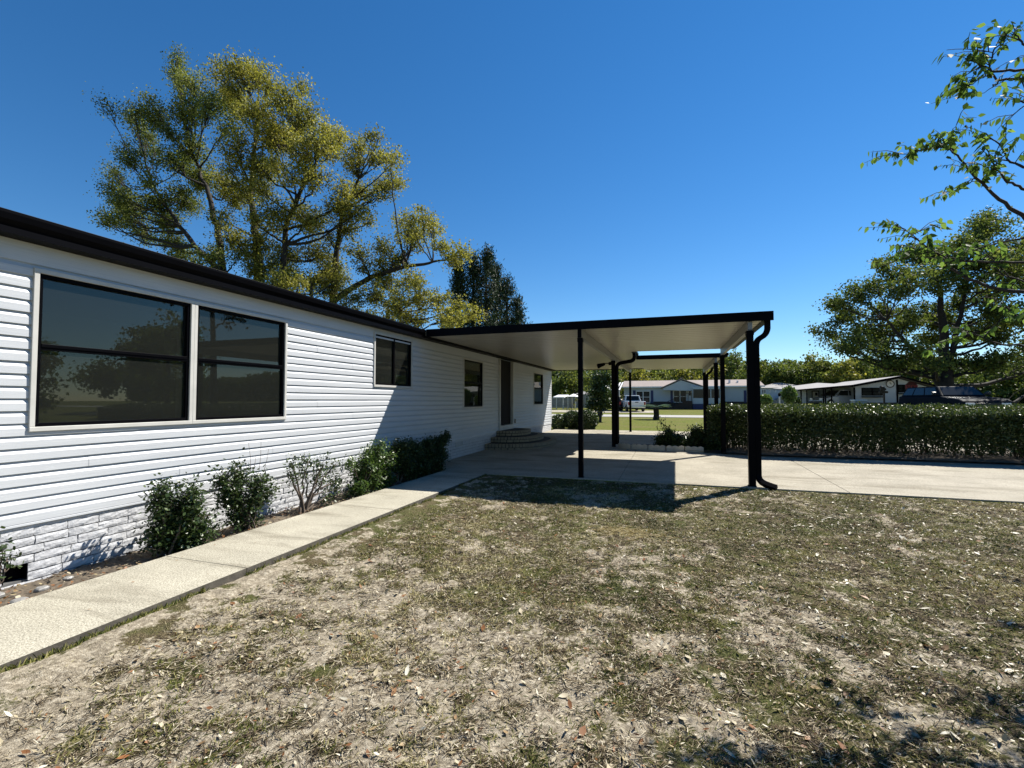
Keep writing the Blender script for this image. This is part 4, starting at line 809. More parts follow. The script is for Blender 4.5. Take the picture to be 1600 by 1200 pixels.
FL_ = ['far tree seen just past the house corner', 'far tree behind the pale shed', 'far tree behind the dark round tree', 'far tree behind the carport spout post', 'yellowish far tree above the white pickup', 'far tree above the left half of the blue shuttered house', 'yellowish far tree behind the porch gable', 'far tree behind the screened porch', 'bright yellow far tree between the carport posts', 'tall dark far tree right of the carport corner posts', 'far tree behind the thick near carport post', 'grey green far tree right of the near carport post', 'far tree above the small white house', 'tallest far tree right of the carport', 'far tree above the grey roof of the small white house', 'golden far tree left of the big spreading oak', 'far tree above the black trimmed roof', 'far tree behind the gable of the black trimmed house', 'far tree behind the big oak trunk', 'dark far tree right of the big oak trunk', 'dark far tree at the right picture edge', 'far tree beyond the right picture edge', 'dark far tree behind the thin far carport post', 'far tree hidden behind the house corner']
for i, (px, top, hw, Y, mt, tn) in enumerate(FT):
    rr = np.random.default_rng(200 + i); lob = []; hh = 634 - top
    for k in range(9):
        a = rr.uniform(-1, 1); f = rr.uniform(.05, .8); lob.append((px + a * hw * (1.0 - .45 * abs(1 - f) ** 2), top + hw * .35 + f * hh * .62, hw * rr.uniform(.32, .5)))
    lob.append((px, top + hw * .38, hw * .4)); lob += [(px + a * hw, 634 - hh * b_, hw * .42) for a, b_ in ((-.7, .14), (-.1, .22), (.6, .12), (.9, .36))]
    simple('background_tree', FL_[i], Y, px, top + hh * .35, lob, M[mt], 200 + i, 'trees behind the far houses', .36, per=62, sub=3, spread=.55, tint=(tn, .2), tr=.22, dy=2.5)
# the wood that closes the view behind the single trees
rw = np.random.default_rng(91); nw = 60000; xw = rw.uniform(-75, 175, nw); hw_ = 8.2 + 5.5 * (fbm(xw, xw * 0, 9, 33) - .5) + 2.5 * (vnoise(xw, xw * 0, 2.2, 34) - .5); zw = .5 + hw_ * rw.random(nw) ** .8; yw = 104 + rw.uniform(-3.5, 3.5, nw) + .10 * np.abs(xw - 10)
V, F = leaf_quads(np.stack([xw, yw, zw], 1), .85, rw, .42); tag(npmesh('wood', V, F, M['oak_dark'], tint=np.repeat(np.clip(.38 + .5 * (fbm(xw, zw, 6, 35) - .5) + rw.normal(size=nw) * .15, 0, 1), 4)), 'far wood reading as one mass behind the houses', 'wood', kind='stuff')
# dark round tree on the far lawn and the shrubs there
simple('round_tree', 'dark dense round tree with a short trunk on the far lawn', 31, 937, 610, [(930, 615, 14), (945, 612, 14), (938, 600, 12), (925, 630, 12), (950, 628, 13), (938, 632, 14), (935, 588, 9), (948, 590, 8)], M['shrub'], 301, None, .12, per=110, sub=30, spread=.16, tint=(.5, .25), tr=.10, dy=.5)
simple('leafy_tree', 'loose olive coloured tree rising behind the dark round tree', 40, 935, 600, [(925, 590, 14), (945, 585, 14), (955, 600, 10), (915, 600, 10), (935, 575, 10), (958, 588, 8)], M['oak_dark'], 302, None, .17, per=70, sub=9, spread=.25, tint=(.6, .2), tr=.12, dy=.8)
# sago palm
sp = basepx(1025, 36); SG = empty('sago_palm', sp, 'squat palm with a flat green crown on the far lawn', 'palm'); m = MB(); m.tube([sp, sp + np.array([.03, 0, .35]), sp + np.array([0, 0, .80])], [.24, .19, .20], 9); m.build('trunk', M['bark_dark'], SG, world=True)
rr = np.random.default_rng(6); Vp = []; Fp = []; c0 = sp + np.array([0, 0, .85])
for i in range(34):
    a = i * 2.399; L = rr.uniform(.85, 1.15); up = rr.uniform(.15, .75)
    for k in range(26):
        t_ = .15 + .85 * k / 25; q = c0 + np.array([math.cos(a) * L * t_, math.sin(a) * L * t_, up * L * t_ * (1 - .75 * t_)]); 
        for s_ in (-1, 1):
            d_ = np.array([-math.sin(a) * s_ + math.cos(a) * .6, math.cos(a) * s_ + math.sin(a) * .6, -.15]); l_ = .20 * (1 - .6 * abs(t_ - .45)); e = q + d_ * l_; w_ = np.array([math.cos(a), math.sin(a), 0]) * .018; b = len(Vp); Vp += [q - w_, q + w_, e + w_ * .4, e - w_ * .4]; Fp.append((b, b + 1, b + 2, b + 3))
npmesh('fronds', np.array(Vp), np.array(Fp), M['shrub_light'], SG, tint=np.full(len(Vp), .45), world=True)
ball('light green upright shrub near the lantern post before the black trimmed house', 1233, 617, 10, 46, M['shrub_light'], 71, None, 1700, .20, 1.3, .7)
ball('yellow green low shrub left of the lantern post', 1196, 624, 9, 45, M['shrub_light'], 72, None, 1300, .18, .8, .8)
ball('dark low shrub at the foot of the light green shrub', 1240, 627, 9, 47, M['shrub'], 73, None, 1300, .18, .7, .4)

# ================================================================== NEAR TREE WHOSE BRANCHES HANG IN FROM THE RIGHT
NTb = np.array([5.0, 5.6, float(gz(5, 5.6))]); NR = empty('leafy_tree', NTb, 'near tree whose thin leafy branches hang in from the right edge', 'tree'); br = Branches(); rng = np.random.default_rng(13)
fork = NTb + np.array([-.05, -.05, 2.0]); br.tube(np.stack([NTb, NTb + np.array([.05, 0, 1.0]), fork]), np.array([.13, .10, .09]), 10)
limbs = [ # photo pixels of the visible part, plane Y, thickness
 ([(1640, 365), (1600, 340), (1558, 310), (1520, 272), (1492, 240), (1476, 225)], 4.2, .014), ([(1700, 120), (1600, 108), (1552, 112), (1528, 98), (1508, 92)], 4.0, .009), ([(1690, 140), (1600, 122), (1562, 126), (1545, 112), (1552, 80), (1575, 55)], 4.0, .008),
 ([(1700, 320), (1600, 295), (1572, 283), (1555, 262), (1540, 232)], 4.1, .009), ([(1690, 280), (1600, 262), (1577, 252), (1560, 222), (1530, 212)], 4.1, .008), ([(1680, 100), (1600, 70), (1585, 50)], 3.9, .008), ([(1700, 170), (1600, 160), (1588, 155)], 3.9, .006),
 ([(1490, 238), (1476, 225), (1450, 233), (1420, 238), (1392, 244)], 4.2, .005), ([(1480, 232), (1478, 222), (1488, 205), (1500, 188)], 4.2, .004), ([(1525, 275), (1512, 288), (1492, 298), (1474, 302)], 4.2, .004), ([(1550, 115), (1535, 122), (1512, 134), (1482, 146)], 4.0, .004), ([(1560, 128), (1548, 138), (1532, 148)], 4.0, .004),
 ([(1720, 462), (1600, 458), (1545, 448), (1500, 430), (1462, 395), (1430, 372), (1412, 368)], 4.4, .013), ([(1700, 415), (1600, 411), (1540, 410), (1490, 408), (1455, 392), (1425, 388)], 4.35, .009), ([(1720, 450), (1600, 440), (1572, 432), (1545, 415)], 4.45, .007), ([(1740, 555), (1600, 541), (1560, 538), (1528, 525), (1500, 515)], 4.5, .008), ([(1700, 380), (1600, 372), (1560, 380), (1520, 392)], 4.5, .008), ([(1720, 520), (1600, 505), (1575, 480), (1560, 470)], 4.45, .007)]
Lc = []; Ld = []; 
def leafy(P, dens, rad):
    """alternate twigs with pinnate leaves along the branch P"""
    L = np.linalg.norm(np.diff(P, axis=0), axis=1).sum(); n = max(2, int(L * dens))
    for i in range(n):
        f = rng.uniform(.0, 1); k = f * (len(P) - 1); j = min(int(k), len(P) - 2); q = P[j] + (P[j + 1] - P[j]) * (k - j); d = P[j + 1] - P[j]; d = d / np.linalg.norm(d); s = unit(1, rng)[0]; s[2] = abs(s[2]) * .5 - .1; e = q + (d * .55 + s * .8) * rng.uniform(.10, .22); mid = (q + e) / 2 + np.array([0, 0, .02]); br.tube(np.stack([q, mid, e]), np.array([.0028, .0022, .0012]), 4)
        m_ = rng.integers(4, 8)
        for t_ in np.linspace(.25, 1.05, m_):
            p = q + (e - q) * t_ + np.array([0, 0, .012]); side = np.cross(e - q, [0, 0, 1.0]); side /= np.linalg.norm(side) + 1e-9; side *= rng.choice([-1, 1]); dv = side * rng.uniform(.3, 1) + np.array([0, 0, -rng.uniform(.3, 1.3)]) + (e - q) / .3 * .5; dv /= np.linalg.norm(dv); Lc.append(p + dv * .026); Ld.append(dv)
for pts, Y, th in limbs:
    P = np.array([at(px, py, Y + rng.uniform(-.06, .06)) for px, py in pts]); tt = np.linspace(0, len(P) - 1, 4 * len(P)); P = np.stack([np.interp(tt, np.arange(len(P)), P[:, k]) for k in range(3)], 1); P = jitter(P, .004, rng)
    if th < .0055:
        br.tube(P, np.linspace(th, .0015, len(P)), 5); leafy(P, 26, .1); continue
    pre = bez(fork + np.array([0, 0, rng.uniform(-.3, .8)]), fork * .4 + P[0] * .6 + np.array([0, 0, .35]), P[0], 6); br.tube(np.concatenate([pre[:-1], P]), np.concatenate([np.linspace(.035, th * 1.2, 5), np.linspace(th * 1.2, .003, len(P))]), 6)
    n = len(P); leafy(P[int(n * .45):], 17, .1)
    for _ in range(2): 
        k = int(rng.integers(int(n * .4), n - 1)); e = P[k] + (unit(1, rng)[0] * np.array([1, .6, .8])) * rng.uniform(.12, .30) - np.array([.08, 0, 0]); Q = bez(P[k], (P[k] + e) / 2 + np.array([0, 0, .03]), e, 6); br.tube(Q, np.linspace(.004, .002, 6), 4); leafy(Q, 22, .1)
for i in range(30):            # the crown to the right of the picture
    e = fork + np.array([rng.uniform(-.6, 2.6), rng.uniform(-.8, 2.4), rng.uniform(.6, 3.2)]); P = bez(fork, (fork + e) / 2 + np.array([0, 0, .3]), e, 8); br.tube(P, np.linspace(.03, .004, 8), 5); leafy(P[4:], 26, .1)
for i in range(16):            # low clumps added out of view, past the right edge, to shade the lawn
    e = np.array([rng.uniform(2.75, 3.7), rng.uniform(4.3, 5.0), rng.uniform(1.9, 2.9)]); P = bez(fork, (fork + e) / 2 + np.array([0, 0, .2]), e, 8); br.tube(P, np.linspace(.02, .003, 8), 5); leafy(P[4:], 40, .1)
Lc = np.array(Lc); Ld = np.array(Ld); n = len(Lc); b = np.cross(Ld, unit(n, rng)); b /= np.linalg.norm(b, axis=1, keepdims=True); up = np.cross(Ld, b); s = rng.uniform(.038, .066, n)[:, None]
V = np.stack([Lc - Ld * s * .5, Lc - Ld * s * .15 + b * s * .27 + up * s * .06, Lc + Ld * s * .2 + b * s * .2 + up * s * .06, Lc + Ld * s * .6, Lc + Ld * s * .2 - b * s * .2 + up * s * .06, Lc - Ld * s * .15 - b * s * .27 + up * s * .06, Lc + Ld * 0], 1).reshape(-1, 3); i = np.arange(n)[:, None] * 7
F = np.concatenate([i + np.array([[0, 1, 6, 5]]), i + np.array([[1, 2, 3, 6]]), i + np.array([[5, 6, 3, 4]])]); T = np.clip(np.repeat(.5 + rng.normal(size=n) * .25, 7), 0, 1)
br.build('trunk', M['bark_dark'], NR); npmesh('crown', V, F, M['near_leaf'], NR, tint=T, world=True)
# trees to the right of the picture, seen only as reflections in the windows
def side_tree(name, label, x, y, H_, R_, seed, mat, pine=False):
    rng = np.random.default_rng(seed); b = np.array([x, y, float(gz(x, y))]); t_ = b + np.array([.4, 0, H_ * .9]); lob = []
    if pine:
        for k in range(9): a = rng.uniform(0, 6.28); f = rng.uniform(.42, .98); lob.append((x + math.cos(a) * R_ * rng.uniform(.4, 1) * (1.1 - f * .5), y + math.sin(a) * R_ * rng.uniform(.4, 1), b[2] + H_ * f, R_ * .32))
    else:
        for k in range(13): a = rng.uniform(0, 6.28); f = rng.uniform(.25, .95); q = math.sin(math.pi * min(f, .93)) ** .6; lob.append((x + math.cos(a) * R_ * .75 * q, y + math.sin(a) * R_ * .75 * q, b[2] + H_ * f, R_ * .34))
    return make_tree(name, label, 'tree', 'trees mirrored in the window glass', b, [([b, (b + t_) / 2, t_], .28, .08)], lob, mat, M['bark_dark'], sub=3 if not pine else 2.5, per=90, lsize=.30, spread=.42, seed=seed)
side_tree('pine_tree', 'tall pine with layered branches, mirrored in the right window of the pair', 22, 27, 14, 4.0, 401, M['conifer'], True)
side_tree('oak_tree', 'rounded tree mirrored at the right of the large left window', 31, 30, 8.2, 3.8, 402, M['oak_dark'])
side_tree('oak_tree', 'low tree mirrored in the middle of the large left window', 34, 20, 5.4, 4.2, 403, M['oak_dark'])
side_tree('oak_tree', 'low tree mirrored at the left of the large left window', 31, 13.5, 6.2, 4.0, 404, M['oak_dark'])
side_tree('oak_tree', 'tree mirrored between the pine and the rounded tree', 38, 33, 6.5, 5.0, 405, M['oak_dark'])
#NEXT

# ================================================================== FAR HOUSES
def P2(px, py, Y): p = at(px, py, Y); return float(p[0]), float(p[2])
def panel(m, px0, px1, py0, py1, Y, d=.05):
    """box on a wall facing the camera: photo pixel rectangle at plane Y, d thick towards the camera"""
    x0, z1 = P2(px0, py0, Y); x1, z0 = P2(px1, py1, Y); m.box(x0, x1, Y - d, Y + .02, z0, z1); return x0, x1, z0, z1
def far_win(par, px0, px1, py0, py1, Y, mull=True, frame='white_metal'):
    m = MB(); x0, z1 = P2(px0, py0, Y); x1, z0 = P2(px1, py1, Y); t_ = .07
    m.box(x0, x1, Y - .07, Y, z1 - t_, z1); m.box(x0, x1, Y - .07, Y, z0, z0 + t_); m.box(x0, x0 + t_, Y - .07, Y, z0 + t_, z1 - t_); m.box(x1 - t_, x1, Y - .07, Y, z0 + t_, z1 - t_)
    if mull: m.box((x0 + x1) / 2 - .05, (x0 + x1) / 2 + .05, Y - .068, Y, z0 + t_, z1 - t_); m.box(x0 + t_, (x0 + x1) / 2 - .05, Y - .06, Y, (z0 + z1) / 2 - .03, (z0 + z1) / 2 + .03); m.box((x0 + x1) / 2 + .05, x1 - t_, Y - .06, Y, (z0 + z1) / 2 - .03, (z0 + z1) / 2 + .03)
    w = m.build('window', M[frame], par, world=True); g = MB(); g.box(x0 + t_, x1 - t_, Y - .04, Y - .02, z0 + t_, z1 - t_); g.build('pane', M['far_glass'], w, world=True); return w
def build_part(name, mat, par, boxes=(), prisms=(), bevel=0):
    m = MB()
    for b in boxes: m.box(*b)
    for p in prisms: m.prism(*p)
    return m.build(name, M[mat], par, world=True, bevel=bevel)
# --- house with blue shutters
Y = 66.0; gX0, _ = P2(975, 638, Y); gX1, _ = P2(1190, 638, Y); zg = float(gz(2, Y)); ze = P2(1000, 605.5, Y)[1]; zr = P2(1000, 595, Y + 4.2)[1]
F1 = empty('mobile_home', ((gX0 + gX1) / 2, Y + 4, zg), 'white house with blue shutters, brown roof and a porch gable beyond the far lawn', 'house')
build_part('wall', 'far_siding', F1, [(gX0, gX1, Y, Y + 8.4, zg + .95, ze)])
build_part('skirting', 'sign_dark', F1, [(gX0 + .03, gX1 - .03, Y + .03, Y + 8.3, zg - .2, zg + .95)])
rf = build_part('roof', 'tan_roof', F1, [], [([(Y - .4, ze), (Y - .4, ze + .10), (Y + 4.2, zr), (Y + 8.8, ze + .10), (Y + 8.8, ze)], gX0 - .35, gX1 + .35, 'x')])
c0 = P2(1142, 600, Y); build_part('vent_pipe', 'white_metal', rf, [(c0[0] - .12, c0[0] + .12, Y + 1.5, Y + 1.7, ze + .3, ze + .95)]); build_part('vent_pipe', 'white_metal', rf, [(c0[0] + .9, c0[0] + 1.1, Y + 1.8, Y + 2.0, ze + .3, ze + .85)])
build_part('fascia', 'white_metal', F1, [(gX0 - .36, gX1 + .36, Y - .44, Y - .405, ze - .05, ze + .12)])
# porch gable and enclosed porch
pk = P2(1064, 594, Y - 1.6); pl = P2(1036, 606, Y - 1.6); pr = P2(1108, 607.5, Y - 1.6)
build_part('porch_gable', 'far_siding', F1, [], [([(pl[0], pl[1] - .05), (pk[0], pk[1]), (pr[0], pr[1] - .05), (pr[0], pr[1] - .30), (pl[0], pl[1] - .30)], Y - 1.6, Y + 2.6, 'y')])
g2 = MB(); dx_ = .0
g2.add([(pl[0] - .25, Y - 1.75, pl[1] - .06), (pk[0], Y - 1.75, pk[1] + .10), (pr[0] + .25, Y - 1.75, pr[1] - .06), (pl[0] - .25, Y + 3.4, pl[1] - .06), (pk[0], Y + 3.4, pk[1] + .10), (pr[0] + .25, Y + 3.4, pr[1] - .06), (pl[0] - .25, Y - 1.75, pl[1] + .05), (pk[0], Y - 1.75, pk[1] + .22), (pr[0] + .25, Y - 1.75, pr[1] + .05), (pl[0] - .25, Y + 3.4, pl[1] + .05), (pk[0], Y + 3.4, pk[1] + .22), (pr[0] + .25, Y + 3.4, pr[1] + .05)],
       [(6, 7, 10, 9), (7, 8, 11, 10), (0, 3, 4, 1), (1, 4, 5, 2), (0, 1, 7, 6), (1, 2, 8, 7), (3, 9, 10, 4), (4, 10, 11, 5), (0, 6, 9, 3), (2, 5, 11, 8)]); g2.build('porch_roof', M['tan_roof'], F1, world=True)
Yp = Y - 2.0; a0 = P2(1082, 626, Yp)[0]; a1 = P2(1126, 626, Yp)[0]; zt = P2(1090, 607.5, Yp)[1]; zm = P2(1090, 622, Yp)[1]; zb = P2(1090, 631, Yp)[1]
build_part('porch', 'far_siding', F1, [(a0, a1, Yp, Y - .01, zb, zm), (a0, a1, Yp, Y - .01, zt - .05, zt + .28)] + [(x, x + .10, Yp, Yp + .1, zm, zt) for x in (a0, P2(1101, 610, Yp)[0], P2(1110, 610, Yp)[0], P2(1119, 610, Yp)[0], a1 - .1)])
build_part('porch_screen', 'far_glass', F1, [(a0 + .1, a1 - .1, Yp + .04, Yp + .06, zm, zt - .05)])
build_part('porch_skirting', 'navy', F1, [(a0 + .02, a1 - .02, Yp + .02, Y, zg - .1, zb)])
w1 = far_win(F1, 994, 1016, 611, 630, Y); w2 = far_win(F1, 1052, 1073, 610, 629, Y); w3 = far_win(F1, 1167, 1176, 611, 629, Y, False)
for (q0, q1, t0, t1) in ((989, 993.3, 610, 630), (1016.7, 1021, 610, 630), (1047.5, 1051.4, 610, 629), (1162, 1166.4, 610, 629), (1176.6, 1180.6, 610, 629)):
    m = MB(); panel(m, q0, q1, t0, t1, Y, .05); m.build('shutter', M['navy'], F1, world=True)
m = MB(); panel(m, 1074.5, 1081, 607, 628, Y, .05); d_ = m.build('door', M['white_metal'], F1, world=True); m = MB(); panel(m, 1076, 1079.5, 609, 618, Y, .07); m.build('door_glass', M['far_glass'], d_, world=True)
sx0 = P2(1043, 630, Y - 3)[0]; sx1 = P2(1082, 630, Y - 2)[0]
build_part('stair', 'stain_wood', F1, [(sx0 + .45 * i, sx0 + .45 * (i + 1), Y - 2.2, Y - .9, zg, zg + .2 + .19 * i) for i in range(5)] + [(sx0 + 2.25, sx1 - .05, Y - 2.2, Y - .08, zg, zg + 1.05)])
m = MB(); m.tube([(sx0, Y - 2.2, zg + .95), (sx0 + 2.25, Y - 2.2, zg + 2.0), (sx1 - .1, Y - 2.2, zg + 2.0)], .05, 4)
for k in range(9): xx = sx0 + k * (sx1 - .1 - sx0) / 8; m.box(xx - .025, xx + .025, Y - 2.23, Y - 2.17, zg + .1, zg + .95 + min(1, (xx - sx0) / 2.25) * 1.04)
m.build('railing', M['stain_wood'], F1, world=True)
# striped metal awning carport at the left end of that house
A0 = P2(940, 608, 64); A1 = P2(971, 610, 64); AW = empty('awning', ((A0[0] + A1[0]) / 2, 64, zg), 'striped metal carport roof at the left end of the blue shuttered house', 'awning'); za = A1[1]
m = MB(); xa = A0[0]; k = 0
while xa < A1[0] - .05:
    m.add([(xa, 62.5, za), (xa + .16, 62.5, za), (xa + .16, 67.5, za + 1.15), (xa, 67.5, za + 1.15), (xa, 62.5, za + .05), (xa + .16, 62.5, za + .05), (xa + .16, 67.5, za + 1.2), (xa, 67.5, za + 1.2)], [(0, 3, 2, 1), (4, 5, 6, 7), (0, 1, 5, 4), (1, 2, 6, 5), (2, 3, 7, 6), (3, 0, 4, 7)]); xa += .34
m.build('roof_slats', M['white_metal'], AW, world=True)
m = MB(); m.add([(A0[0], 62.52, za - .02), (A1[0], 62.52, za - .02), (A1[0], 67.5, za + 1.12), (A0[0], 67.5, za + 1.12)], [(0, 1, 2, 3)]); m.build('roof_panel', M['grey_door'], AW, world=True)
build_part('post', 'white_metal', AW, [(A0[0] + .1, A0[0] + .2, 62.6, 62.7, zg, za)]); build_part('post', 'white_metal', AW, [(A1[0] - .2, A1[0] - .1, 62.6, 62.7, zg, za)])
# --- small white house between
Y = 80.0; x0 = P2(1189, 620, Y)[0]; x1 = P2(1262, 620, Y)[0]; ze = P2(1200, 606, Y)[1]; zr = P2(1240, 598, Y + 3.5)[1]; zg = float(gz(20, Y)); zb = P2(1200, 626, Y)[1]
F2 = empty('mobile_home', ((x0 + x1) / 2, Y + 4, zg), 'small plain white house with a grey roof, between the blue shuttered and black trimmed houses', 'house')
build_part('wall', 'far_siding', F2, [(x0, x1, Y, Y + 7, zb, ze)]); build_part('skirting', 'sign_dark', F2, [(x0 + .03, x1 - .03, Y + .03, Y + 6.9, zg - .2, zb)])
rx0, rx1 = x0 - .4, P2(1300, 610, Y)[0]
m = MB(); m.add([(rx0, Y - .4, ze), (x1 + .3, Y - .4, ze), (x1 + .3, Y + 7.4, ze), (rx0, Y + 7.4, ze), (rx0 + 3.0, Y + 3.5, zr), (x1 - 2.6, Y + 3.5, zr)], [(0, 1, 5, 4), (1, 2, 5), (2, 3, 4, 5), (3, 0, 4), (0, 3, 2, 1)]); m.build('roof', M['grey_roof'], F2, world=True)
far_win(F2, 1190, 1197, 608, 621, Y); far_win(F2, 1201.5, 1204, 608, 613, Y, False); far_win(F2, 1211, 1213, 609, 613, Y, False); far_win(F2, 1223, 1226, 608, 617, Y, False)
s0 = P2(1202, 620, Y - 1.2)[0]; build_part('stair', 'beam', F2, [(s0 + .5 * i, s0 + .5 * (i + 1), Y - 1.6, Y - .1, zg, zg + .25 * (i + 1)) for i in range(5)] + [(s0 + 2.5, s0 + 4.0, Y - 1.6, Y - .08, zg, zg + 1.4)])
# --- white house with black trim, gable towards the camera
Y = 52.0; g = lambda px, py: P2(px, py, Y); zg = float(gz(16, Y)); ap = g(1404, 589.5); le = g(1334, 602.5); re = g(1466, 607)
F3 = empty('mobile_home', (ap[0], Y + 6, zg), 'white gabled house with black trim boards and a long low carport roof on its left', 'house')
zbk = g(1400, 629)[1]
build_part('wall', 'far_siding', F3, [], [([(le[0] + .1, zbk), (le[0] + .1, le[1] - .1), (ap[0], ap[1] - .12), (re[0] - .1, re[1] - .1), (re[0] - .1, zbk)], Y, Y + 14, 'y')])
build_part('skirting', 'sign_dark', F3, [(le[0] + .12, re[0] - .12, Y + .03, Y + 13.9, zg - .3, zbk)])
m = MB(); q = [le, ap, re]; bk = Y + 14.5
m.add([(le[0] - .3, Y - .45, le[1] - .06), (ap[0], Y - .45, ap[1]), (re[0] + .4, Y - .45, re[1] - .06), (le[0] - .3, bk, le[1] - .06), (ap[0], bk, ap[1]), (re[0] + .4, bk, re[1] - .06), (le[0] - .3, Y - .45, le[1] + .06), (ap[0], Y - .45, ap[1] + .12), (re[0] + .4, Y - .45, re[1] + .06), (le[0] - .3, bk, le[1] + .06), (ap[0], bk, ap[1] + .12), (re[0] + .4, bk, re[1] + .06)],
      [(6, 7, 10, 9), (7, 8, 11, 10), (0, 3, 4, 1), (1, 4, 5, 2), (3, 9, 10, 4), (4, 10, 11, 5), (0, 6, 9, 3), (2, 5, 11, 8), (0, 1, 7, 6), (1, 2, 8, 7)]); m.build('roof', M['grey_roof'], F3, world=True)
m = MB(); m.tube([(le[0] - .3, Y - .48, le[1] - .05), (ap[0], Y - .48, ap[1] + .03), (re[0] + .4, Y - .48, re[1] - .05)], .11, 4); m.build('fascia', M['black_matte'], F3, world=True)
for px_ in (1334.5, 1401.5, 1425, 1464): 
    m = MB(); x_, _ = g(px_, 600); zt = ap[1] - .2 - abs(x_ - ap[0]) * ((ap[1] - le[1]) / (ap[0] - le[0]) if x_ < ap[0] else (ap[1] - re[1]) / (re[0] - ap[0])); m.box(x_ - .07, x_ + .07, Y - .04, Y, zbk, zt); m.build('trim_board', M['black_matte'], F3, world=True)
def dwin(px0, px1, py0, py1): 
    w = far_win(F3, px0, px1, py0, py1, Y, True, 'black_matte'); return w
dwin(1346, 1380, 606, 618); dwin(1402.5, 1420, 601, 613)
for (q0, q1, q2, q3) in ((1346, 1380, 619.5, 621), (1403, 1421, 614.5, 616)):
    m = MB(); panel(m, q0, q1, q2, q3, Y, .35); m.build('window_box', M['black_matte'], F3, world=True)
# wreath clock on the wall
c = g(1390.5, 600); WR = empty('wall_clock', (c[0], Y, c[1]), 'round dark rimmed clock on the white gable', 'clock'); R_ = 5.2 * mpp((c[0], Y, c[1]))
m = MB(); m.tube([(c[0] + R_ * math.cos(a), Y - .06, c[1] + R_ * math.sin(a)) for a in np.linspace(0, 2 * math.pi, 25)], .032, 5, cap=False); m.build('rim', M['stain_wood'], WR, world=True)
m = MB(); m.prism([(c[0] + R_ * .95 * math.cos(a), c[1] + R_ * .95 * math.sin(a)) for a in np.linspace(0, 2 * math.pi, 25)[:-1]], Y - .04, Y - .001, 'y'); m.build('dial', M['jamb'], WR, world=True)
m = MB(); m.box(c[0] - .02, c[0] + .02, Y - .06, Y - .045, c[1], c[1] + R_ * .6); m.box(c[0], c[0] + R_ * .45, Y - .06, Y - .045, c[1] - .02, c[1] + .02); m.build('hands', M['black'], WR, world=True)
# side wing with carport roof stretching left
Yw = 58.0; L0 = P2(1247, 608.5, 50.5); L1 = P2(1334, 601, 50.5); zc = L0[1]
wing = MB(); xw0 = P2(1262, 610, Yw)[0]; wing.box(xw0, le[0] + .05, Yw, Yw + 6, zbk - .1, P2(1300, 608, Yw)[1]); wing.build('wall', M['far_siding'], F3, world=True)
m = MB(); m.add([(L0[0], 50.5, L0[1] - .14), (L1[0], 50.5, L1[1] - .14), (L1[0] + .6, 64, L1[1] + .5), (L0[0] + .3, 64, L0[1] + .25), (L0[0], 50.5, L0[1]), (L1[0], 50.5, L1[1]), (L1[0] + .6, 64, L1[1] + .64), (L0[0] + .3, 64, L0[1] + .40)], [(0, 3, 2, 1), (4, 5, 6, 7), (0, 1, 5, 4), (1, 2, 6, 5), (2, 3, 7, 6), (3, 0, 4, 7)]); m.build('carport_roof', M['grey_roof'], F3, world=True)
m = MB(); m.tube([(L0[0], 50.46, L0[1] - .07), (L1[0], 50.46, L1[1] - .07)], .09, 4); m.build('fascia', M['black_matte'], F3, world=True)
for px_ in (1251.5, 1260.5, 1286.5, 1289.5, 1299):
    x_ = P2(px_, 610, 50.7)[0]; t = (x_ - L0[0]) / (L1[0] - L0[0]); m = MB(); m.box(x_ - .05, x_ + .05, 50.65, 50.75, zg - .1, L0[1] + t * (L1[1] - L0[1]) - .14); m.build('post', M['black_matte'], F3, world=True)
far_win(F3, 1314, 1329, 607, 618, Yw, True, 'black_matte')
m = MB(); panel(m, 1268, 1280, 610.5, 627, Yw, .06); d_ = m.build('door', M['black_matte'], F3, world=True); m = MB(); panel(m, 1269.5, 1278.5, 612, 627, Yw, .09); m.build('door_leaf', M['white_metal'], d_, world=True); m = MB(); panel(m, 1273, 1277, 613.5, 618, Yw, .11); m.build('door_glass', M['far_glass'], d_, world=True)
# --- pale sheds and fence far left
Y = 72.0
def gable_shed(name, label, px0, px1, pye, pyr, Y, mat, roofm, cat='shed', open_=False):
    x0 = P2(px0, pye, Y)[0]; x1 = P2(px1, pye, Y)[0]; ze = P2(px0, pye, Y)[1]; zr = P2(px0, pyr, Y)[1]; zg = float(gz(x0, Y)); R_ = empty(name, ((x0 + x1) / 2, Y + 1.5, zg), label, cat)
    if open_:
        for xx in (x0 + .1, x1 - .1):
            for yy in (Y + .1, Y + 2.9): m = MB(); m.box(xx - .05, xx + .05, yy - .05, yy + .05, zg - .1, ze); m.build('post', M[mat], R_, world=True)
    else: build_part('wall', mat, R_, [(x0 + .15, x1 - .15, Y + .1, Y + 2.9, zg - .1, ze)])
    m = MB(); c_ = (x0 + x1) / 2; m.add([(x0, Y, ze), (x1, Y, ze), (x1, Y + 3, ze), (x0, Y + 3, ze), (c_, Y + 1.5, zr)] if not open_ or True else [], [(0, 1, 4), (1, 2, 4), (2, 3, 4), (3, 0, 4), (3, 2, 1, 0)]); m.build('roof', M[roofm], R_, world=True)
gable_shed('canopy_tent', 'white peaked canopy left of the near slim carport post', 886, 900, 619.5, 615, 62, 'steel', 'white_metal', 'canopy', True)
x0, zt = P2(867, 618, 62); x1, zb_ = P2(884, 621.5, 62); R_ = empty('open_shelter', ((x0 + x1) / 2, 62, float(gz(-8, 62))), 'flat white roofed shelter in front of the grey fence', 'shelter')
m = MB(); m.prism([(61, zb_), (61, zb_ + .1), (64, zt + .12), (64, zt)], x0, x1, 'x'); m.build('roof', M['white_metal'], R_, world=True)
for xx in (x0 + .4, x1 - .2): m = MB(); m.box(xx - .05, xx + .05, 61.2, 61.3, float(gz(-8, 61)) - .1, zb_); m.build('post', M['steel'], R_, world=True)
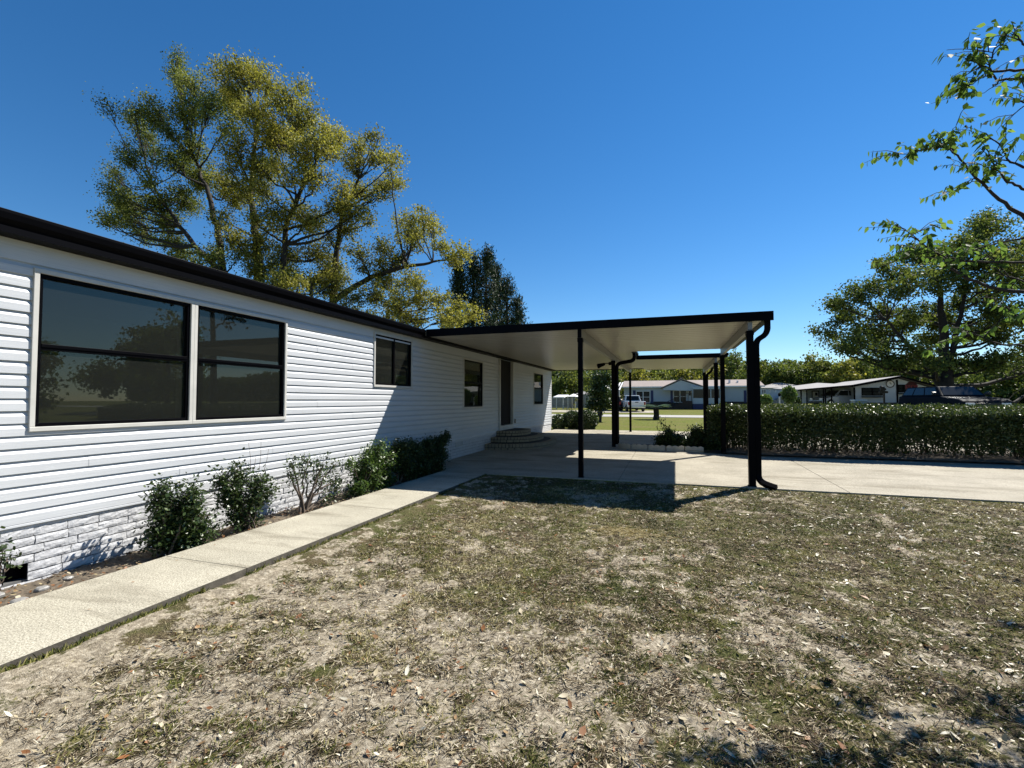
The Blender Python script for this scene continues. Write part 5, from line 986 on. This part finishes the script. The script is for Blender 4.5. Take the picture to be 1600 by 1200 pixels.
gable_shed('shed', 'pale grey shed behind the dark round tree', 897, 924, 616, 611, 74, 'beam', 'grey_roof')
fx0, _ = P2(855, 620, 68); fx1, _ = P2(930, 620, 68); zg = float(gz(-8, 68)); FE = empty('fence', ((fx0 + fx1) / 2, 68, zg), 'grey board fence across the far left end of the lawn', 'fence')
m = MB(); xx = fx0
while xx < fx1: m.box(xx, xx + .13, 68, 68.03, zg - .05, zg + 1.55); xx += .15
m.build('boards', M['beam'], FE, world=True)
m = MB(); [m.box(fx0, fx1, 68.031, 68.09, zg + h, zg + h + .09) for h in (.3, 1.2)]; m.build('rail', M['beam'], FE, world=True)
xx = fx0
while xx < fx1: m = MB(); m.box(xx, xx + .1, 68.092, 68.19, zg - .1, zg + 1.5); m.build('post', M['beam'], FE, world=True); xx += 2.4

# ================================================================== VEHICLES
def wheel(par, x, y, r, w, side):
    m = MB(); m.tube([(x, y - w / 2, r), (x, y - w / 2 + .02, r), (x, y + w / 2 - .02, r), (x, y + w / 2, r)], [r - .03, r, r, r - .03], 20); o = m.build('wheel', M['tyre'], par, smooth=False)
    yy = y + side * (w / 2 + .004); m = MB(); m.tube([(x, yy - side * .03, r), (x, yy, r)], r * .62, 16); m.build('rim', M['chrome'], o)
def vehicle(name, label, cat, loc, rz, prof_, cab, Wd, mat, wr, wx, extra=None, group=None, hood=None):
    """prof_: side profile (x,z) of the lower body; cab: ((x0b,x1b,z0),(x0t,x1t,z1)) glasshouse; x forward"""
    R_ = empty(name, loc, label, cat, group, rz); h = Wd / 2; m = MB(); n = len(prof_)
    # lower body with wheel-arch cut-outs and rounded plan
    m.prism(prof_, -h, h, 'y'); b = m.build('body', mat, R_, bevel=.06)
    (a0, a1, z0), (b0, b1, z1) = cab; i0, i1 = .05, .22; m = MB()
    Bq = [(a0, -h + i0, z0), (a1, -h + i0, z0), (a1, h - i0, z0), (a0, h - i0, z0)]; T = [(b0, -h + i1, z1), (b1, -h + i1, z1), (b1, h - i1, z1), (b0, h - i1, z1)]
    m.add(Bq + T, [(0, 3, 2, 1), (4, 5, 6, 7), (0, 1, 5, 4), (1, 2, 6, 5), (2, 3, 7, 6), (3, 0, 4, 7)]); m.build('cabin', mat, R_, bevel=.05)
    def pane(nm, q, u0, u1, v0, v1, d=.012):
        P = [Vector(c) for c in q]; f = lambda u, v: (P[0].lerp(P[1], u)).lerp(P[3].lerp(P[2], u), v); nn = (P[1] - P[0]).cross(P[3] - P[0]).normalized() * d
        c = [f(u0, v0), f(u1, v0), f(u1, v1), f(u0, v1)]; g_ = MB(); g_.add([p + nn for p in c] + [p - nn * 2 for p in c], [(0, 1, 2, 3), (7, 6, 5, 4), (0, 4, 5, 1), (1, 5, 6, 2), (2, 6, 7, 3), (3, 7, 4, 0)]); g_.build(nm, M['far_glass'], R_)
    pane('windshield', (Bq[1], Bq[2], T[2], T[1]), .06, .94, .10, .92); pane('rear_window', (Bq[3], Bq[0], T[0], T[3]), .08, .92, .15, .88)
    cuts_ = extra.get('cuts', [.06, .48, .52, .94]) if extra else [.06, .48, .52, .94]
    for u0, u1 in zip(cuts_[::2], cuts_[1::2]): pane('side_window', (Bq[0], Bq[1], T[1], T[0]), u0, u1, .14, .88); pane('side_window', (Bq[2], Bq[3], T[3], T[2]), 1 - u1, 1 - u0, .14, .88)
    for x in wx:
        for s_ in (-1, 1): wheel(R_, x, s_ * (h - .10), wr, .24, s_)
    fx_ = max(p[0] for p in prof_); bx_ = min(p[0] for p in prof_)
    for s_ in (-1, 1):
        m = MB(); m.box(fx_ - .10, fx_ + .015, s_ * (h - .12), s_ * (h - .48), .66, .84); m.build('headlight', M['lamp'], R_, bevel=.02)
        m = MB(); m.box(bx_ - .012, bx_ + .08, s_ * (h - .03), s_ * (h - .22), .72, 1.05); m.build('tail_light', M['red_lamp'], R_, bevel=.02)
        m = MB(); m.tube([(a1 - .25, s_ * (h - .03), z0 + .10), (a1 - .22, s_ * (h + .10), z0 + .14), (a1 - .22, s_ * (h + .22), z0 + .14)], [.03, .09, .07], 6); m.build('mirror', M['p_grille'], R_)
    m = MB(); m.box(fx_ - .05, fx_ + .012, -h + .5, h - .5, .62, .84); m.build('grille', M['p_grille'], R_, bevel=.01)
    m = MB(); m.box(fx_ - .06, fx_ + .07, -h + .08, h - .08, .38, .56); m.build('bumper', M['p_grille'] if mat != M['p_white'] else M['chrome'], R_, bevel=.03)
    m = MB(); m.box(bx_ - .08, bx_ + .06, -h + .08, h - .08, .42, .60); m.build('bumper', M['p_grille'] if mat != M['p_white'] else M['chrome'], R_, bevel=.03)
    return R_
def arch(cx, r, z0, n=7): return [(cx + r * math.cos(a), z0 + r * math.sin(a)) for a in np.linspace(0, math.pi, n)]
# long dark wagon: body runs x from -2.6 (rear) to 2.5 (front)
wag = [(-2.5, .42), (-2.55, .75), (-2.5, 1.18), (.95, 1.16), (1.1, 1.14), (2.25, 1.02), (2.5, .92), (2.55, .60), (2.48, .40)] + arch(1.62, .44, .38) + arch(-1.55, .44, .38)
gx, gy = 13.4, 29.8; vehicle('parked_suv', 'dark navy station wagon parked behind the hedge in front of the big oak', 'car', (gx, gy, float(gz(gx, gy)) + .10), math.radians(-84), wag, ((-2.42, 1.02, 1.17), (-2.05, .42, 1.66)), 1.98, M['p_dark'], .38, (1.62, -1.55), {'cuts': [.05, .30, .33, .60, .63, .93]})
trk = [(-2.75, .55), (-2.78, 1.12), (-.45, 1.14), (1.2, 1.14), (2.45, 1.06), (2.62, .9), (2.62, .48)] + arch(1.75, .46, .45) + arch(-1.7, .46, .45)
tp = at(985, 642.5, 54.5); T_ = vehicle('pickup_truck', 'white pickup truck seen from behind across the far lawn', 'truck', (tp[0] + .1, 55.5, float(gz(tp[0], 54)) + .04), math.radians(105), trk, ((-.55, 1.15, 1.13), (-.35, .62, 1.80)), 1.95, M['p_white'], .40, (1.75, -1.7))
m = MB(); m.box(-2.70, -.60, -.80, .80, 1.141, 1.146); m.build('truck_bed', M['p_grille'], T_); m = MB(); m.box(-2.80, -2.785, -.16, .16, .98, 1.06); m.build('tailgate_handle', M['p_grille'], T_)
tp2 = at(962, 640, 56.5); vehicle('parked_car', 'dark vehicle half hidden left of the white pickup', 'car', (tp2[0] - .6, 57.5, float(gz(tp2[0], 57)) + .04), math.radians(100), wag, ((-2.42, 1.02, 1.17), (-2.05, .42, 1.78)), 1.9, M['p_dark'], .37, (1.62, -1.55))
car = [(-2.15, .38), (-2.22, .70), (-2.1, 1.02), (1.0, 1.0), (2.0, .84), (2.2, .66), (2.2, .36)] + arch(1.38, .38, .33) + arch(-1.38, .38, .33)
cp_ = at(1310, 625, 53); vehicle('parked_car', 'silver crossover under the low carport of the black trimmed house', 'car', (cp_[0], 53.5, float(gz(cp_[0], 53)) + .10), math.radians(205), car, ((-2.0, .95, 1.0), (-1.45, .20, 1.62)), 1.82, M['p_silver'], .34, (1.38, -1.38))
# ================================================================== SIGNS, POSTS, BOX
def text_mesh(s, size, depth_, mat, par, loc, rot, name):
    cu = bpy.data.curves.new('t', 'FONT'); cu.body = s; cu.size = size; cu.extrude = depth_; cu.align_x = 'CENTER'; cu.align_y = 'CENTER'; tmp = bpy.data.objects.new('t', cu); COL.objects.link(tmp); bpy.context.view_layer.update()
    me = bpy.data.meshes.new_from_object(tmp); bpy.data.objects.remove(tmp); bpy.data.curves.remove(cu); me.materials.clear(); me.materials.append(mat); o = link(name, me, par); o.location = loc; o.rotation_euler = rot; return o
sy = 44.9 - 6.5; sp_ = at(1424, 604.3, sy); zg = float(gz(sp_[0], sy)); SS = empty('stop_sign', (sp_[0], sy, zg), 'red octagonal stop sign in the shade before the white gable', 'sign'); R_ = .36
m = MB(); m.box(sp_[0] - .03, sp_[0] + .03, sy + .012, sy + .06, zg - .1, sp_[2] + .3); m.build('post', M['black_matte'], SS, world=True)
m = MB(); m.prism([(sp_[0] + R_ * math.cos(a), sp_[2] + R_ * math.sin(a)) for a in [math.pi / 8 + k * math.pi / 4 for k in range(8)]], sy - .004, sy + .008, 'y'); m.build('sign_face', M['sign_red'], SS, world=True)
o_ = text_mesh('STOP', .30, .003, M['sign_letter'], SS, (0, -.010, sp_[2] - zg), (math.pi / 2, 0, 0), 'lettering')
hp = at(1381, 612, sy + 2); zg = float(gz(hp[0], sy + 2)); HS = empty('hanging_sign', (hp[0], sy + 2, zg), 'dark post with stacked rounded name boards under a ball finial', 'sign')
m = MB(); m.box(hp[0] - .05, hp[0] + .05, sy + 1.95, sy + 2.05, zg - .1, hp[2] + .35); m.build('post', M['sign_dark'], HS, world=True)
for k, (a, b, c1, c2) in enumerate(((1375, 1385, 606.5, 610), (1373, 1388, 611, 614.5))):
    m = MB(); x0, z1 = P2(a, c1, sy + 1.9); x1, z0 = P2(b, c2, sy + 1.9); r_ = (z1 - z0) / 2; pp = [(x1 - r_ + r_ * math.cos(t), (z0 + z1) / 2 + r_ * math.sin(t)) for t in np.linspace(-math.pi / 2, math.pi / 2, 8)] + [(x0 + r_ + r_ * math.cos(t), (z0 + z1) / 2 + r_ * math.sin(t)) for t in np.linspace(math.pi / 2, 3 * math.pi / 2, 8)]; m.prism(pp, sy + 1.88, sy + 1.94, 'y'); m.build('board', M['sign_dark'], HS, world=True)
m = MB(); q = P2(1378, 605, sy + 1.9); m.tube([(q[0], sy + 2, q[1] - .14), (q[0], sy + 2, q[1] - .07), (q[0], sy + 2, q[1] + .04), (q[0], sy + 2, q[1] + .12)], [.05, .11, .11, .04], 10); m.build('finial', M['sign_dark'], HS, world=True)
q = at(1218, 619.5, 47); zg = float(gz(q[0], 47)); LN = empty('lantern_post', (q[0], 47, zg), 'white post with a small dark lantern left of the black trimmed house', 'lamp post'); m = MB(); m.box(q[0] - .05, q[0] + .05, 46.95, 47.05, zg - .1, q[2]); m.build('post', M['white_metal'], LN, world=True)
m = MB(); m.tube([(q[0], 47, q[2]), (q[0], 47, q[2] + .06), (q[0], 47, q[2] + .24), (q[0], 47, q[2] + .34)], [.06, .10, .13, .02], 6); m.build('lantern', M['black_matte'], LN, world=True)
x0, z1 = P2(1335, 624.5, 36); x1, _ = P2(1355, 624.5, 36); zg = float(gz(x0, 36)); UB = empty('utility_box', ((x0 + x1) / 2, 36.4, zg), 'pale concrete box with a lighter lid standing behind the hedge', 'box')
build_part('body', 'edging', UB, [(x0 + .03, x1 - .03, 36, 36.8, zg - .1, z1 - .07)], bevel=.01); build_part('lid', 'white_metal', UB, [(x0, x1, 35.96, 36.84, z1 - .07, z1)], bevel=.01)
